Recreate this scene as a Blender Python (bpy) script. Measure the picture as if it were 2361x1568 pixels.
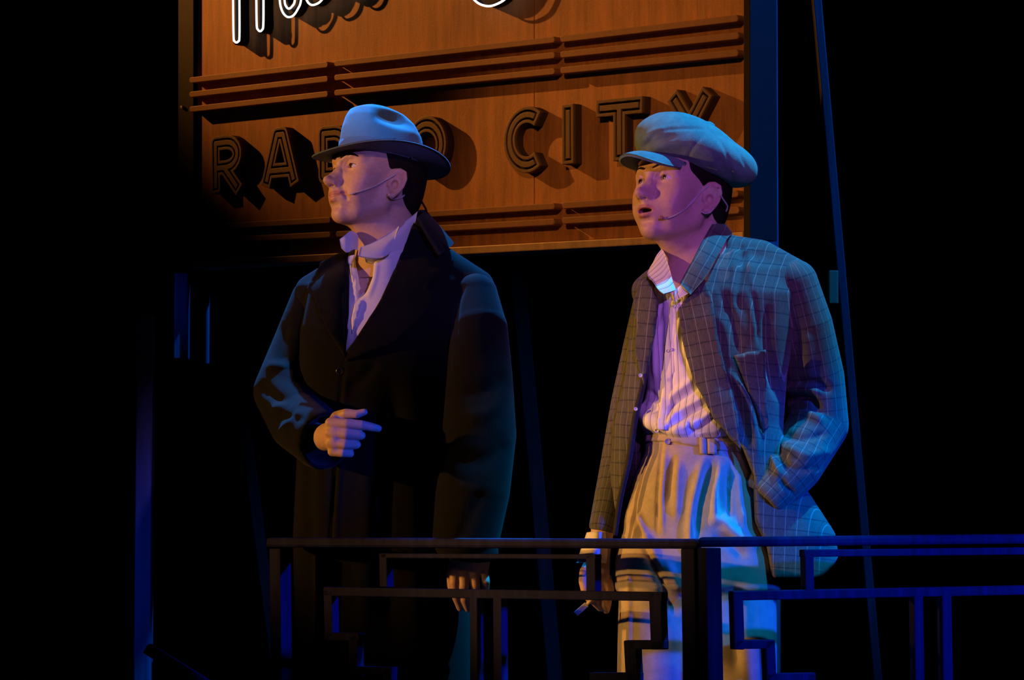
import bpy, bmesh, math, random
import numpy as np
from mathutils import Vector, Matrix
from mathutils.bvhtree import BVHTree
from mathutils.geometry import delaunay_2d_cdt

random.seed(4); RNG = np.random.default_rng(4)
for o in list(bpy.data.objects): bpy.data.objects.remove(o)
SC = bpy.context.scene
COL = SC.collection

# ------------------------------------------------------------------ camera
W, H, F = 2361.0, 1568.0, 7000.0          # photograph frame and focal length in pixels
CAM = np.array([0.0, -6.5, 0.90])
PITCH = math.atan(430.0 / F)
cd = bpy.data.cameras.new('camera'); cam = bpy.data.objects.new('camera', cd); COL.objects.link(cam)
cd.sensor_fit = 'HORIZONTAL'; cd.sensor_width = 36.0; cd.lens = 36.0 * F / W
cd.clip_start = 0.1; cd.clip_end = 200
cam.location = CAM; cam.rotation_euler = (math.pi / 2 + PITCH, 0, 0)
SC.camera = cam

# ------------------------------------------------------------------ world, exposure
wd = bpy.data.worlds.new('dark_house'); SC.world = wd; wd.use_nodes = True
wd.node_tree.nodes['Background'].inputs[0].default_value = (0.05, 0.06, 0.2, 1)
wd.node_tree.nodes['Background'].inputs[1].default_value = 0.004
SC.view_settings.view_transform = 'Standard'
SC.view_settings.look = 'None'
SC.view_settings.exposure = 0.0
SC.view_settings.gamma = 1.0
SC.view_settings.use_curve_mapping = False

# ------------------------------------------------------------------ stage lanterns and added fill spots
def spot(name, loc, target, color, watts, cone=20, blend=0.3, radius=0.05):
    l = bpy.data.lights.new(name, 'SPOT'); l.color = color; l.energy = watts
    l.spot_size = math.radians(cone); l.spot_blend = blend; l.shadow_soft_size = radius
    o = bpy.data.objects.new(name, l); COL.objects.link(o)
    o.location = loc
    o.rotation_euler = (Vector(target) - Vector(loc)).to_track_quat('-Z', 'Y').to_euler()
    return o
spot('amber_side_lantern', (-4.8, 4.3, 4.5), (-0.20, 1.95, 2.40), (1.0, 0.34, 0.05), 1500, 19, 1.0, 0.03)
spot('amber_wash_lantern', (-2.5, -7.0, 4.6), (0.40, 1.4, 1.70), (1.0, 0.42, 0.10), 900, 9.5, 0.8, 0.06)
spot('amber_front_lantern', (-6.0, -1.4, 2.1), (0.25, 0.0, 1.30), (1.0, 0.43, 0.08), 1150, 15, 0.5, 0.06)
spot('amber_low_fill', (-5.6, -3.9, 2.2), (0.28, -0.25, 0.95), (1.0, 0.50, 0.10), 1000, 8, 0.6, 0.06)  # added fill, brings extra amber to the trousers and shirt
spot('violet_left_lantern', (1.8, -7.5, 3.3), (-0.25, 0.2, 1.50), (0.30, 0.18, 1.0), 1000, 4.2, 0.6, 0.06)
spot('violet_right_lantern', (1.4, -7.5, 3.2), (0.32, -0.2, 1.42), (0.48, 0.14, 1.0), 1020, 6.6, 0.8, 0.06)
spot('cyan_left_lantern', (-3.0, -1.4, 5.4), (-0.25, 0.2, 1.86), (0.003, 0.33, 1.0), 3100, 4.2, 0.3, 0.06)
spot('cyan_shoulder_lantern', (-0.3, 2.6, 6.3), (-0.28, 0.2, 1.4), (0.004, 0.30, 1.0), 6000, 9, 0.4, 0.06)
spot('cyan_right_lantern', (2.5, -0.4, 6.3), (0.55, -0.2, 1.48), (0.003, 0.40, 1.0), 3500, 11, 0.5, 0.06)
spot('cyan_hip_lantern', (2.0, -4.6, 4.8), (0.55, -0.3, 0.85), (0.003, 0.36, 1.0), 800, 4.8, 0.6, 0.06)
spot('blue_side_lantern', (5.0, -2.6, 1.9), (0.80, -0.3, 0.75), (0.003, 0.06, 1.0), 2200, 13, 0.6, 0.06)
spot('blue_fist_fill', (4.6, -3.0, 1.6), (-0.33, -0.08, 1.05), (0.003, 0.06, 1.0), 1600, 3.6, 0.6, 0.06)  # added narrow fill, turns only the raised fist blue
spot('blue_scenery_lantern', (4.0, -1.0, 5.0), (1.0, 1.2, 2.0), (0.003, 0.17, 1.0), 4200, 24, 0.5, 0.06)
spot('blue_wing_lantern', (-4.0, -3.0, 2.5), (-0.66, 2.1, 0.72), (0.003, 0.05, 1.0), 700, 9, 0.5, 0.06)
spot('blue_patch_fill', (-4.2, -2.4, 3.4), (-1.0, 2.65, 1.53), (0.003, 0.06, 1.0), 450, 2.4, 0.4, 0.06)  # added pinpoint spot, makes the blue patch on one post
spot('cyan_cap_fill', (2.2, -3.0, 5.6), (0.48, -0.2, 1.73), (0.003, 0.50, 0.9), 650, 2.6, 0.6, 0.06)  # added fill, tints only the cap teal


# ------------------------------------------------------------------ pixel <-> place
cp, sp_ = math.cos(PITCH), math.sin(PITCH)
def ray(px, py):
    a = (px - W / 2) / F; b = (H / 2 - py) / F
    return np.array([a, cp - sp_ * b, sp_ + cp * b])
def at(px, py, d):
    r = ray(px, py); return CAM + r * (d / r[1])
def project(v):
    q = np.asarray(v) - CAM
    fw = q[..., 1] * cp + q[..., 2] * sp_; up = -q[..., 1] * sp_ + q[..., 2] * cp
    return np.stack([W / 2 + F * q[..., 0] / fw, H / 2 - F * up / fw], -1)

# ------------------------------------------------------------------ objects
def empty(name, loc, label=None, cat=None, group=None):
    o = bpy.data.objects.new(name, None); COL.objects.link(o); o.location = loc
    o.empty_display_size = 0.05
    tag(o, label, cat, group); return o
def tag(o, label=None, cat=None, group=None, kind=None):
    if label: o['label'] = label
    if cat: o['category'] = cat
    if group: o['group'] = group
    if kind: o['kind'] = kind
    return o
def mesh_obj(name, V, Fs, mat, parent=None, smooth=True, attrs=None):
    """V (n,3) world coordinates; Fs list of int arrays (quads and / or triangles)."""
    me = bpy.data.meshes.new(name)
    V = np.asarray(V, dtype=np.float64)
    base = np.zeros(3)
    if parent is not None:
        p = parent; base = np.zeros(3)
        while p is not None:
            base += np.array(p.location); p = p.parent
    V = V - base
    if not isinstance(Fs, list): Fs = [Fs]
    if len(Fs) and isinstance(Fs[0], (list, tuple)):
        me.from_pydata([tuple(v) for v in V], [], Fs)
    else:
        Fs = [np.asarray(f, dtype=np.int32) for f in Fs if len(f)]
        nl = sum(f.size for f in Fs); nf = sum(len(f) for f in Fs)
        me.vertices.add(len(V)); me.vertices.foreach_set('co', V.astype(np.float32).ravel())
        me.loops.add(nl); me.loops.foreach_set('vertex_index', np.concatenate([f.ravel() for f in Fs]))
        tot = np.concatenate([np.full(len(f), f.shape[1], np.int32) for f in Fs])
        me.polygons.add(nf)
        me.polygons.foreach_set('loop_start', np.concatenate([[0], np.cumsum(tot)[:-1]]).astype(np.int32))
        me.update(calc_edges=True)
    if smooth: me.polygons.foreach_set('use_smooth', np.ones(len(me.polygons), dtype=bool))
    for k, a in (attrs or {}).items():
        a = np.asarray(a, dtype=np.float32)
        if a.shape[1] == 4:
            at_ = me.color_attributes.new(k, 'FLOAT_COLOR', 'POINT'); at_.data.foreach_set('color', a.ravel())
        else:
            at_ = me.attributes.new(k, 'FLOAT_VECTOR', 'POINT'); at_.data.foreach_set('vector', a.ravel())
    if mat is not None: me.materials.append(mat)
    me.validate(); me.update()
    o = bpy.data.objects.new(name, me); COL.objects.link(o)
    if parent is not None: o.parent = parent
    return o
def bevel(o, w=0.003, seg=2):
    m = o.modifiers.new('bevel', 'BEVEL'); m.width = w; m.segments = seg; m.limit_method = 'ANGLE'
    m.angle_limit = math.radians(40); return o
def hull8(name, P, mat, parent=None, bev=0.003, **kw):
    """box from 8 corners: front quad a b c d (anticlockwise seen from the front), back quad e f g h"""
    f = [(0, 1, 2, 3), (7, 6, 5, 4), (0, 4, 5, 1), (1, 5, 6, 2), (2, 6, 7, 3), (3, 7, 4, 0)]
    o = mesh_obj(name, P, f, mat, parent, smooth=False)
    if bev: bevel(o, bev)
    return o
def box_between(name, a, b, w, d, mat, parent=None, up=(0, 1, 0), bev=0.003):
    """square bar from a to b, w wide across, d deep along `up`"""
    a, b = np.array(a, float), np.array(b, float); t = (b - a) / np.linalg.norm(b - a)
    u = np.array(up, float); u = u - t * (u @ t); u /= np.linalg.norm(u); s = np.cross(t, u)
    P = []
    for e in (-u * d / 2, u * d / 2):
        for q, sg in ((a, -1), (a, 1), (b, 1), (b, -1)): P.append(q + e + s * sg * w / 2)
    return hull8(name, P, mat, parent, bev)
def tube(name, pts, r, mat, parent=None, n=8, sub=6, caps=True):
    pts = np.array(pts, float)
    if sub > 1 and len(pts) > 2: pts = catmull(pts, sub)
    m = len(pts); r = np.interp(np.linspace(0, 1, m), np.linspace(0, 1, len(np.atleast_1d(r))), np.atleast_1d(r))
    T = np.gradient(pts, axis=0); T /= np.linalg.norm(T, axis=1)[:, None] + 1e-9
    u = np.cross(T[0], [0.13, 0.9, 0.4]); u /= np.linalg.norm(u); V = []
    for i in range(m):
        u = u - T[i] * (u @ T[i]); u /= np.linalg.norm(u) + 1e-9; w = np.cross(T[i], u)
        for k in range(n):
            a = 2 * math.pi * k / n; V.append(pts[i] + r[i] * (math.cos(a) * u + math.sin(a) * w))
    Q = [(i * n + k, i * n + (k + 1) % n, (i + 1) * n + (k + 1) % n, (i + 1) * n + k) for i in range(m - 1) for k in range(n)]
    if caps:
        Q += [tuple(range(n))[::-1], tuple((m - 1) * n + k for k in range(n))]
    return mesh_obj(name, V, [tuple(q) for q in Q], mat, parent)
def catmull(P, sub):
    P = np.asarray(P, float); n = len(P)
    E = np.concatenate([[2 * P[0] - P[1]], P, [2 * P[-1] - P[-2]]]); out = []
    for i in range(n - 1):
        p0, p1, p2, p3 = E[i:i + 4]
        for t in np.arange(sub) / sub:
            out.append(0.5 * (2 * p1 + (p2 - p0) * t + (2 * p0 - 5 * p1 + 4 * p2 - p3) * t * t + (3 * p1 - p0 - 3 * p2 + p3) * t ** 3))
    out.append(P[-1]); return np.array(out)
def vnormals(V, Fs):
    N = np.zeros_like(V)
    for f in Fs:
        if not len(f): continue
        a, b, c = V[f[:, 0]], V[f[:, 1]], V[f[:, 2]]
        n = np.cross(b - a, c - a)
        if f.shape[1] == 4: n = n + np.cross(c - a, V[f[:, 3]] - a)
        for k in range(f.shape[1]):
            for ax in range(3): N[:, ax] += np.bincount(f[:, k], n[:, ax], len(V))
    return N / (np.linalg.norm(N, axis=1)[:, None] + 1e-12)
def sheet(name, G, mat, parent=None, thick=0.004, sub=(6, 6), pat=None):
    """smooth cloth sheet through a grid of control points G[i][j], with real thickness"""
    G = np.asarray(G, float)
    A = np.stack([catmull(G[:, j], sub[0]) for j in range(G.shape[1])], 1)
    A = np.stack([catmull(A[i], sub[1]) for i in range(A.shape[0])], 0)
    n, m = A.shape[:2]; V = A.reshape(-1, 3); I = np.arange(n * m).reshape(n, m)
    Q = np.stack([I[:-1, :-1], I[1:, :-1], I[1:, 1:], I[:-1, 1:]], -1).reshape(-1, 4)
    N = vnormals(V, [Q]); nv = n * m
    VV = np.concatenate([V + N * thick / 2, V - N * thick / 2])
    rim = np.concatenate([I[0, :], I[1:, -1], I[-1, -2::-1], I[-2:0:-1, 0]]); r2 = np.roll(rim, -1)
    R = np.stack([rim, r2, r2 + nv, rim + nv], -1)
    du = np.linalg.norm(np.diff(A, axis=0), axis=2).mean(1); dv = np.linalg.norm(np.diff(A, axis=1), axis=2).mean(0)
    uu = np.concatenate([[0], np.cumsum(du)]); vv = np.concatenate([[0], np.cumsum(dv)])
    pt = np.stack([np.repeat(vv[None], n, 0), np.repeat(uu[:, None], m, 1), np.zeros((n, m))], -1).reshape(-1, 3)
    if pat is not None: pt = pat(V)
    return mesh_obj(name, VV, [np.concatenate([Q, Q[:, ::-1] + nv, R[:, ::-1]])], mat, parent, attrs={'pat': np.concatenate([pt, pt])})

# ------------------------------------------------------------------ sculpting with distance fields
class Clay:
    def __init__(s, lo, hi, h):
        s.h = h; s.lo = np.array(lo, float); s.hi = np.array(hi, float)
        s.ax = [np.arange(l, u + h, h, dtype=np.float32) for l, u in zip(s.lo, s.hi)]
        s.d = np.full([len(a) for a in s.ax], 0.06, np.float32)
    def win(s, lo, hi, pad):
        out = []
        for a, l, u in zip(s.ax, lo, hi):
            i = int(np.searchsorted(a, l - pad)); j = int(np.searchsorted(a, u + pad)); out.append(slice(i, max(j, i)))
        return tuple(out)
    def put(s, prim, k=0.0, op='u'):
        fn, lo, hi = prim
        w = s.win(lo, hi, k + 3 * s.h); sub = s.d[w]
        if sub.size == 0: return
        X = s.ax[0][w[0]][:, None, None]; Y = s.ax[1][w[1]][None, :, None]; Z = s.ax[2][w[2]][None, None, :]
        f = fn(X, Y, Z).astype(np.float32)
        if op == 'u':
            if k > 0: e = np.maximum(k - np.abs(sub - f), 0) / k; s.d[w] = np.minimum(sub, f) - e * e * k * 0.25
            else: s.d[w] = np.minimum(sub, f)
        elif op == 's':
            f = -f
            if k > 0: e = np.maximum(k - np.abs(sub - f), 0) / k; s.d[w] = np.maximum(sub, f) + e * e * k * 0.25
            else: s.d[w] = np.maximum(sub, f)
        elif op == 'i':
            full = np.maximum(s.d, 0.02); r = np.maximum(sub, f); s.d[...] = full; s.d[w] = r
    def mesh(s, smooth=1):
        d = s.d; ins = d < 0; nx, ny, nz = d.shape
        c = [ins[i:nx - 1 + i, j:ny - 1 + j, k:nz - 1 + k] for i in (0, 1) for j in (0, 1) for k in (0, 1)]
        any_ = c[0].copy(); all_ = c[0].copy()
        for q in c[1:]: any_ |= q; all_ &= q
        act = any_ & ~all_
        ci = np.argwhere(act); n = len(ci)
        idx = np.full(act.shape, -1, np.int32); idx[act] = np.arange(n)
        acc = np.zeros((n, 3)); cnt = np.zeros(n)
        offs = [(i, j, k) for i in (0, 1) for j in (0, 1) for k in (0, 1)]
        val = {o: d[ci[:, 0] + o[0], ci[:, 1] + o[1], ci[:, 2] + o[2]].astype(np.float64) for o in offs}
        for a in offs:
            for x in range(3):
                if a[x] == 0:
                    b = list(a); b[x] = 1; b = tuple(b); va, vb = val[a], val[b]
                    m = (va < 0) != (vb < 0); t = va[m] / (va[m] - vb[m])
                    p = np.tile(np.array(a, float), (m.sum(), 1)); p[:, x] += t; acc[m] += p; cnt[m] += 1
        V = np.array([a[0] for a in s.ax]) + (ci + acc / cnt[:, None]) * s.h
        Q = []
        for x in range(3):
            u, v = [(1, 2), (2, 0), (0, 1)][x]
            lo = [slice(None)] * 3; hi = [slice(None)] * 3; lo[x] = slice(0, -1); hi[x] = slice(1, None)
            A, B = ins[tuple(lo)], ins[tuple(hi)]
            e = np.argwhere(A != B); m = (e[:, u] > 0) & (e[:, v] > 0) & (e[:, u] < d.shape[u] - 1) & (e[:, v] < d.shape[v] - 1); e = e[m]
            if not len(e): continue
            fl = A[e[:, 0], e[:, 1], e[:, 2]]
            def g(du, dv):
                q = e.copy(); q[:, u] += du; q[:, v] += dv; return idx[q[:, 0], q[:, 1], q[:, 2]]
            q = np.stack([g(-1, -1), g(0, -1), g(0, 0), g(-1, 0)], -1); q[~fl] = q[~fl][:, ::-1]; Q.append(q)
        Q = np.concatenate(Q) if Q else np.zeros((0, 4), np.int32)
        for _ in range(smooth): V = relax(V, Q)
        return V, Q
def relax(V, Q, f=0.5):
    S = np.zeros_like(V); c = np.zeros(len(V))
    for k in range(4):
        a, b = Q[:, k], Q[:, (k + 1) % 4]
        for ax in range(3): S[:, ax] += np.bincount(a, V[b, ax], len(V)) + np.bincount(b, V[a, ax], len(V))
        c += np.bincount(a, minlength=len(V)) + np.bincount(b, minlength=len(V))
    return np.where(c[:, None] > 0, V * (1 - f) + f * S / np.maximum(c, 1)[:, None], V)
A3 = lambda p: np.asarray(p, float)
def ell(c, r, R=None):
    c, r = A3(c), A3(r); m = r.max()
    R = np.eye(3) if R is None else np.asarray(R)
    ext = np.sqrt(((R * r[None, :]) ** 2).sum(1))
    def fn(X, Y, Z):
        x, y, z = X - c[0], Y - c[1], Z - c[2]
        a = (R[0, 0] * x + R[1, 0] * y + R[2, 0] * z); b = (R[0, 1] * x + R[1, 1] * y + R[2, 1] * z); e = (R[0, 2] * x + R[1, 2] * y + R[2, 2] * z)
        k0 = np.sqrt((a / r[0]) ** 2 + (b / r[1]) ** 2 + (e / r[2]) ** 2) + 1e-6
        k1 = np.sqrt((a / r[0] ** 2) ** 2 + (b / r[1] ** 2) ** 2 + (e / r[2] ** 2) ** 2) + 1e-6
        return k0 * (k0 - 1) / k1
    return fn, c - ext, c + ext
def limb(P, R, flat=None):
    """rounded limb through points P with radii R; flat=(direction, factor) squashes it"""
    P = [A3(p) for p in P]; R = list(R)
    def fn(X, Y, Z):
        best = None
        for a, b, ra, rb in zip(P[:-1], P[1:], R[:-1], R[1:]):
            v = b - a; L = v @ v + 1e-12
            t = np.clip(((X - a[0]) * v[0] + (Y - a[1]) * v[1] + (Z - a[2]) * v[2]) / L, 0, 1)
            x, y, z = X - a[0] - t * v[0], Y - a[1] - t * v[1], Z - a[2] - t * v[2]
            q = x * x + y * y + z * z
            if flat is not None:
                n, f = flat; dn = x * n[0] + y * n[1] + z * n[2]; q = q + dn * dn * (f * f - 1)
            dd = np.sqrt(q) - (ra + (rb - ra) * t)
            best = dd if best is None else np.minimum(best, dd)
        return best
    r = max(R); PP = np.array(P); return fn, PP.min(0) - r, PP.max(0) + r
def loft(rings, n=2.3):
    """rings of (z, cx, cy, rx, ry): upright stack of rounded sections"""
    a = np.array(sorted(rings)); zz = a[:, 0]
    def fn(X, Y, Z):
        z1 = np.clip(Z, zz[0], zz[-1])
        c = [np.interp(z1, zz, a[:, i]) for i in range(1, 5)]
        q = (np.abs((X - c[0]) / c[2]) ** n + np.abs((Y - c[1]) / c[3]) ** n) ** (1 / n)
        return np.maximum((q - 1) * np.minimum(c[2], c[3]), np.maximum(zz[0] - Z, Z - zz[-1]))
    lo = np.array([(a[:, 1] - a[:, 3]).min(), (a[:, 2] - a[:, 4]).min(), zz[0]]); hi = np.array([(a[:, 1] + a[:, 3]).max(), (a[:, 2] + a[:, 4]).max(), zz[-1]])
    return fn, lo, hi
def half(p, n, lo, hi):
    p, n = A3(p), A3(n); n = n / np.linalg.norm(n)
    return (lambda X, Y, Z: (X - p[0]) * n[0] + (Y - p[1]) * n[1] + (Z - p[2]) * n[2]), A3(lo), A3(hi)
def prism(poly, y0, y1):
    """polygon in world x,z, between the depths y0 and y1"""
    P = np.asarray(poly, float)
    def fn(X, Y, Z):
        d = None; inside = np.zeros(np.broadcast(X, Z).shape, bool)
        for a, b in zip(P, np.roll(P, -1, 0)):
            v = b - a; t = np.clip(((X - a[0]) * v[0] + (Z - a[1]) * v[1]) / (v @ v + 1e-12), 0, 1)
            q = (X - a[0] - t * v[0]) ** 2 + (Z - a[1] - t * v[1]) ** 2
            d = q if d is None else np.minimum(d, q)
            cr = (a[1] > Z) != (b[1] > Z); xi = a[0] + (Z - a[1]) / (b[1] - a[1] + 1e-12) * v[0]
            inside ^= cr & (X < xi)
        d = np.sqrt(d); d = np.where(inside, -d, d)
        return np.maximum(d, np.maximum(y0 - Y, Y - y1))
    return fn, np.array([P[:, 0].min(), y0, P[:, 1].min()]), np.array([P[:, 0].max(), y1, P[:, 1].max()])
def bounds(prims, pad=0.01):
    return np.min([p[1] for p in prims], 0) - pad, np.max([p[2] for p in prims], 0) + pad
def rot(axis, deg):
    return np.array(Matrix.Rotation(math.radians(deg), 3, axis))

def dist_line(p, L):
    """distance of 2-d points to polyline L and the position 0..1 along it"""
    L = np.asarray(L, float); seg = np.linalg.norm(np.diff(L, axis=0), axis=1); cum = np.concatenate([[0], np.cumsum(seg)])
    bd = np.full(len(p), 1e9); bt = np.zeros(len(p))
    for i in range(len(L) - 1):
        a, v = L[i], L[i + 1] - L[i]; t = np.clip(((p - a) @ v) / (v @ v + 1e-9), 0, 1)
        d = np.linalg.norm(p - a - t[:, None] * v, axis=1); m = d < bd
        bd[m] = d[m]; bt[m] = (cum[i] + t[m] * seg[i]) / cum[-1]
    return bd, bt
def folds(V, Q, lines, scale):
    """press creases (amp < 0) and raise ridges (amp > 0) along lines drawn over the side that faces the house; sizes in pixels at `scale` px per metre"""
    N = vnormals(V, [Q]); p = project(V); w = CAM - V; w /= np.linalg.norm(w, axis=1)[:, None]
    f = np.clip((N * w).sum(1) * 2.5 + 0.1, 0, 1); D = np.zeros(len(V))
    for L, wd_, amp in lines:
        L = catmull(np.array(L, float), 5) if len(L) > 2 else np.array(L, float)
        lo, hi = L.min(0) - 3 * wd_, L.max(0) + 3 * wd_
        m = np.where(((p > lo) & (p < hi)).all(1))[0]
        if not len(m): continue
        d, t = dist_line(p[m], L); D[m] += amp * np.exp(-(d / wd_) ** 2) * np.clip(np.minimum(t, 1 - t) * 5 + 0.15, 0, 1)
    return V + N * (D * f / scale)[:, None]
class Surface:
    """cast from the house onto sculpted garments, to lay lapels, pockets and bands on them"""
    def __init__(s, *vq):
        V = np.concatenate([v for v, q in vq]); Fs = []; b = 0
        for v, q in vq: Fs += (q + b).tolist(); b += len(v)
        s.t = BVHTree.FromPolygons(V.tolist(), Fs)
    def hit(s, px, py):
        r = ray(px, py); h = s.t.ray_cast(Vector(CAM), Vector(r))
        return None if h[0] is None else np.array(h[0])
def patch(name, poly, surf, mat, parent=None, off=0.003, thick=0.004, step=9, pat=None, lift=None, smooth=True, relaxn=6, tol=0.25):
    """cloth piece with outline poly (pixels) laid on surf, lifted by off and given thickness"""
    poly = np.array(poly, float); B = []
    for a, b in zip(poly, np.roll(poly, -1, 0)):
        n = max(1, int(np.linalg.norm(b - a) / step))
        for t in np.arange(n) / n: B.append(a + (b - a) * t)
    B = np.array(B); lo, hi = B.min(0), B.max(0); I = []
    gx, gy = np.meshgrid(np.arange(lo[0], hi[0], step), np.arange(lo[1], hi[1], step)); g = np.stack([gx.ravel(), gy.ravel()], -1)
    d, _ = dist_line(g, np.concatenate([B, B[:1]])); g = g[d > step * 0.45]
    pts = [Vector(p) for p in np.concatenate([B, g])]; nb = len(B)
    vs, es, fs, _, _, _ = delaunay_2d_cdt(pts, [(i, (i + 1) % nb) for i in range(nb)], [list(range(nb))], 1, 1e-4)
    p2 = np.array([(v[0], v[1]) for v in vs]); T = np.array([f for f in fs if len(f) == 3])
    used = np.unique(T); mp = -np.ones(len(p2), int); mp[used] = np.arange(len(used)); p2 = p2[used]; T = mp[T]
    dep = np.full(len(p2), np.nan)
    for i, (x, y) in enumerate(p2):
        h = surf.hit(x, y)
        if h is not None: dep[i] = h[1] - CAM[1]
    ok = ~np.isnan(dep)
    med = np.median(dep[ok])
    ok &= np.abs(dep - med) < tol
    for i in np.where(~ok)[0]:
        j = np.argsort(((p2[ok] - p2[i]) ** 2).sum(1))[:4]; dep[i] = dep[ok][j].mean()
    E = np.concatenate([T[:, [0, 1]], T[:, [1, 2]], T[:, [2, 0]]]); c = np.bincount(E.ravel(), minlength=len(p2))
    for _ in range(relaxn):
        s = np.bincount(E[:, 0], dep[E[:, 1]], len(p2)) + np.bincount(E[:, 1], dep[E[:, 0]], len(p2)); dep = 0.5 * dep + 0.5 * s / np.maximum(c, 1)
    V0 = np.array([at(x, y, d_) for (x, y), d_ in zip(p2, dep)])
    N = vnormals(V0, [T]); w = CAM - V0
    fl = (N * w).sum(1) < 0
    if fl.mean() > 0.5: T = T[:, ::-1]; N = -N
    ll = off + (np.array([lift(x, y) for x, y in p2]) if lift else 0)
    V0 = V0 + N * np.reshape(ll, (-1, 1)) if np.ndim(ll) else V0 + N * ll
    nv = len(V0); V = np.concatenate([V0 + N * thick, V0])
    e = np.sort(E, 1); ue, cn = np.unique(e, axis=0, return_counts=True); bset = set(map(tuple, ue[cn == 1].tolist()))
    R = [(b, a, a + nv, b + nv) for a, b in np.concatenate([T[:, [0, 1]], T[:, [1, 2]], T[:, [2, 0]]]).tolist() if (min(a, b), max(a, b)) in bset]
    pt = pat(V0) if pat else np.stack([V0[:, 0], V0[:, 2], V0[:, 1]], -1)
    return mesh_obj(name, V, [np.concatenate([T, T[:, ::-1] + nv]), np.array(R)], mat, parent, smooth=smooth, attrs={'pat': np.concatenate([pt, pt])})

# ------------------------------------------------------------------ materials
def M(name, base=(0.5, 0.5, 0.5), rough=0.6, metal=0.0, spec=0.4, sheen=0.0, sss=0.0):
    m = bpy.data.materials.new(name); m.use_nodes = True
    b = m.node_tree.nodes['Principled BSDF']
    b.inputs['Base Color'].default_value = (*base, 1); b.inputs['Roughness'].default_value = rough
    b.inputs['Metallic'].default_value = metal; b.inputs['Specular IOR Level'].default_value = spec
    if sheen: b.inputs['Sheen Weight'].default_value = sheen; b.inputs['Sheen Roughness'].default_value = 0.5
    if sss:
        b.inputs['Subsurface Weight'].default_value = sss; b.inputs['Subsurface Radius'].default_value = (1.0, 0.35, 0.2); b.inputs['Subsurface Scale'].default_value = 0.006
    return m
class NT:
    def __init__(s, m): s.m = m; s.t = m.node_tree; s.b = s.t.nodes['Principled BSDF']
    def n(s, typ, **kw):
        q = s.t.nodes.new(typ)
        for k, v in kw.items():
            if k.startswith('_'): setattr(q, k[1:], v)
            else: q.inputs[k.replace('__', ' ')].default_value = v
        return q
    def l(s, a, b): s.t.links.new(a, b)
    def math(s, op, a, b=0.0, c=None):
        q = s.t.nodes.new('ShaderNodeMath'); q.operation = op
        for i, v in enumerate((a, b) if c is None else (a, b, c)):
            if isinstance(v, (int, float)): q.inputs[i].default_value = v
            else: s.l(v, q.inputs[i])
        return q.outputs[0]
    def mix(s, fac, a, b):
        q = s.t.nodes.new('ShaderNodeMix'); q.data_type = 'RGBA'
        for i, v in ((0, fac), (6, a), (7, b)):
            if hasattr(v, 'is_output'): s.l(v, q.inputs[i])
            elif i == 0: q.inputs[0].default_value = v
            else: q.inputs[i].default_value = (*v, 1)
        return q.outputs[2]
    def attr(s, name):
        q = s.t.nodes.new('ShaderNodeAttribute'); q.attribute_name = name; return q
    def ramp(s, v, stops):
        q = s.t.nodes.new('ShaderNodeValToRGB'); e = q.color_ramp.elements
        while len(e) < len(stops): e.new(0.5)
        for x, (p, c) in zip(e, stops): x.position = p; x.color = (*c, 1)
        s.l(v, q.inputs[0]); return q.outputs[0]
    def bump(s, h, strength=0.3, dist=0.002):
        q = s.n('ShaderNodeBump', Strength=strength, Distance=dist); s.l(h, q.inputs['Height']); s.l(q.outputs[0], s.b.inputs['Normal'])
    def noise(s, scale, detail=3, vec=None, sc=None):
        q = s.n('ShaderNodeTexNoise', Scale=scale, Detail=detail)
        if vec is not None:
            if sc is not None:
                mp = s.n('ShaderNodeMapping'); mp.inputs['Scale'].default_value = sc; s.l(vec, mp.inputs[0]); vec = mp.outputs[0]
            s.l(vec, q.inputs['Vector'])
        return q.outputs[0]
    def obj(s): return s.n('ShaderNodeTexCoord').outputs['Object']
def fabric(name, base, var=0.25, weave=900, rough=0.9, sheen=0.2, bumps=0.35, coarse=60):
    m = M(name, base, rough, spec=0.08, sheen=sheen); t = NT(m); o = t.obj()
    a = t.noise(weave, 2, o); b = t.noise(coarse, 4, o)
    f = t.math('ADD', t.math('MULTIPLY', a, 0.6), t.math('MULTIPLY', b, 0.4))
    lo = tuple(c * (1 - var) for c in base); hi = tuple(c * (1 + var) for c in base)
    t.l(t.ramp(f, [(0.3, lo), (0.7, hi)]), t.b.inputs['Base Color']); t.bump(a, bumps, 0.0015); return m
def line_mask(t, coord, period, width, phase=0.0):
    f = t.math('FRACT', t.math('ADD', t.math('DIVIDE', coord, period), phase + 100.0))
    return t.math('LESS_THAN', t.math('ABSOLUTE', t.math('SUBTRACT', f, 0.5)), width / period / 2)
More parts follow.
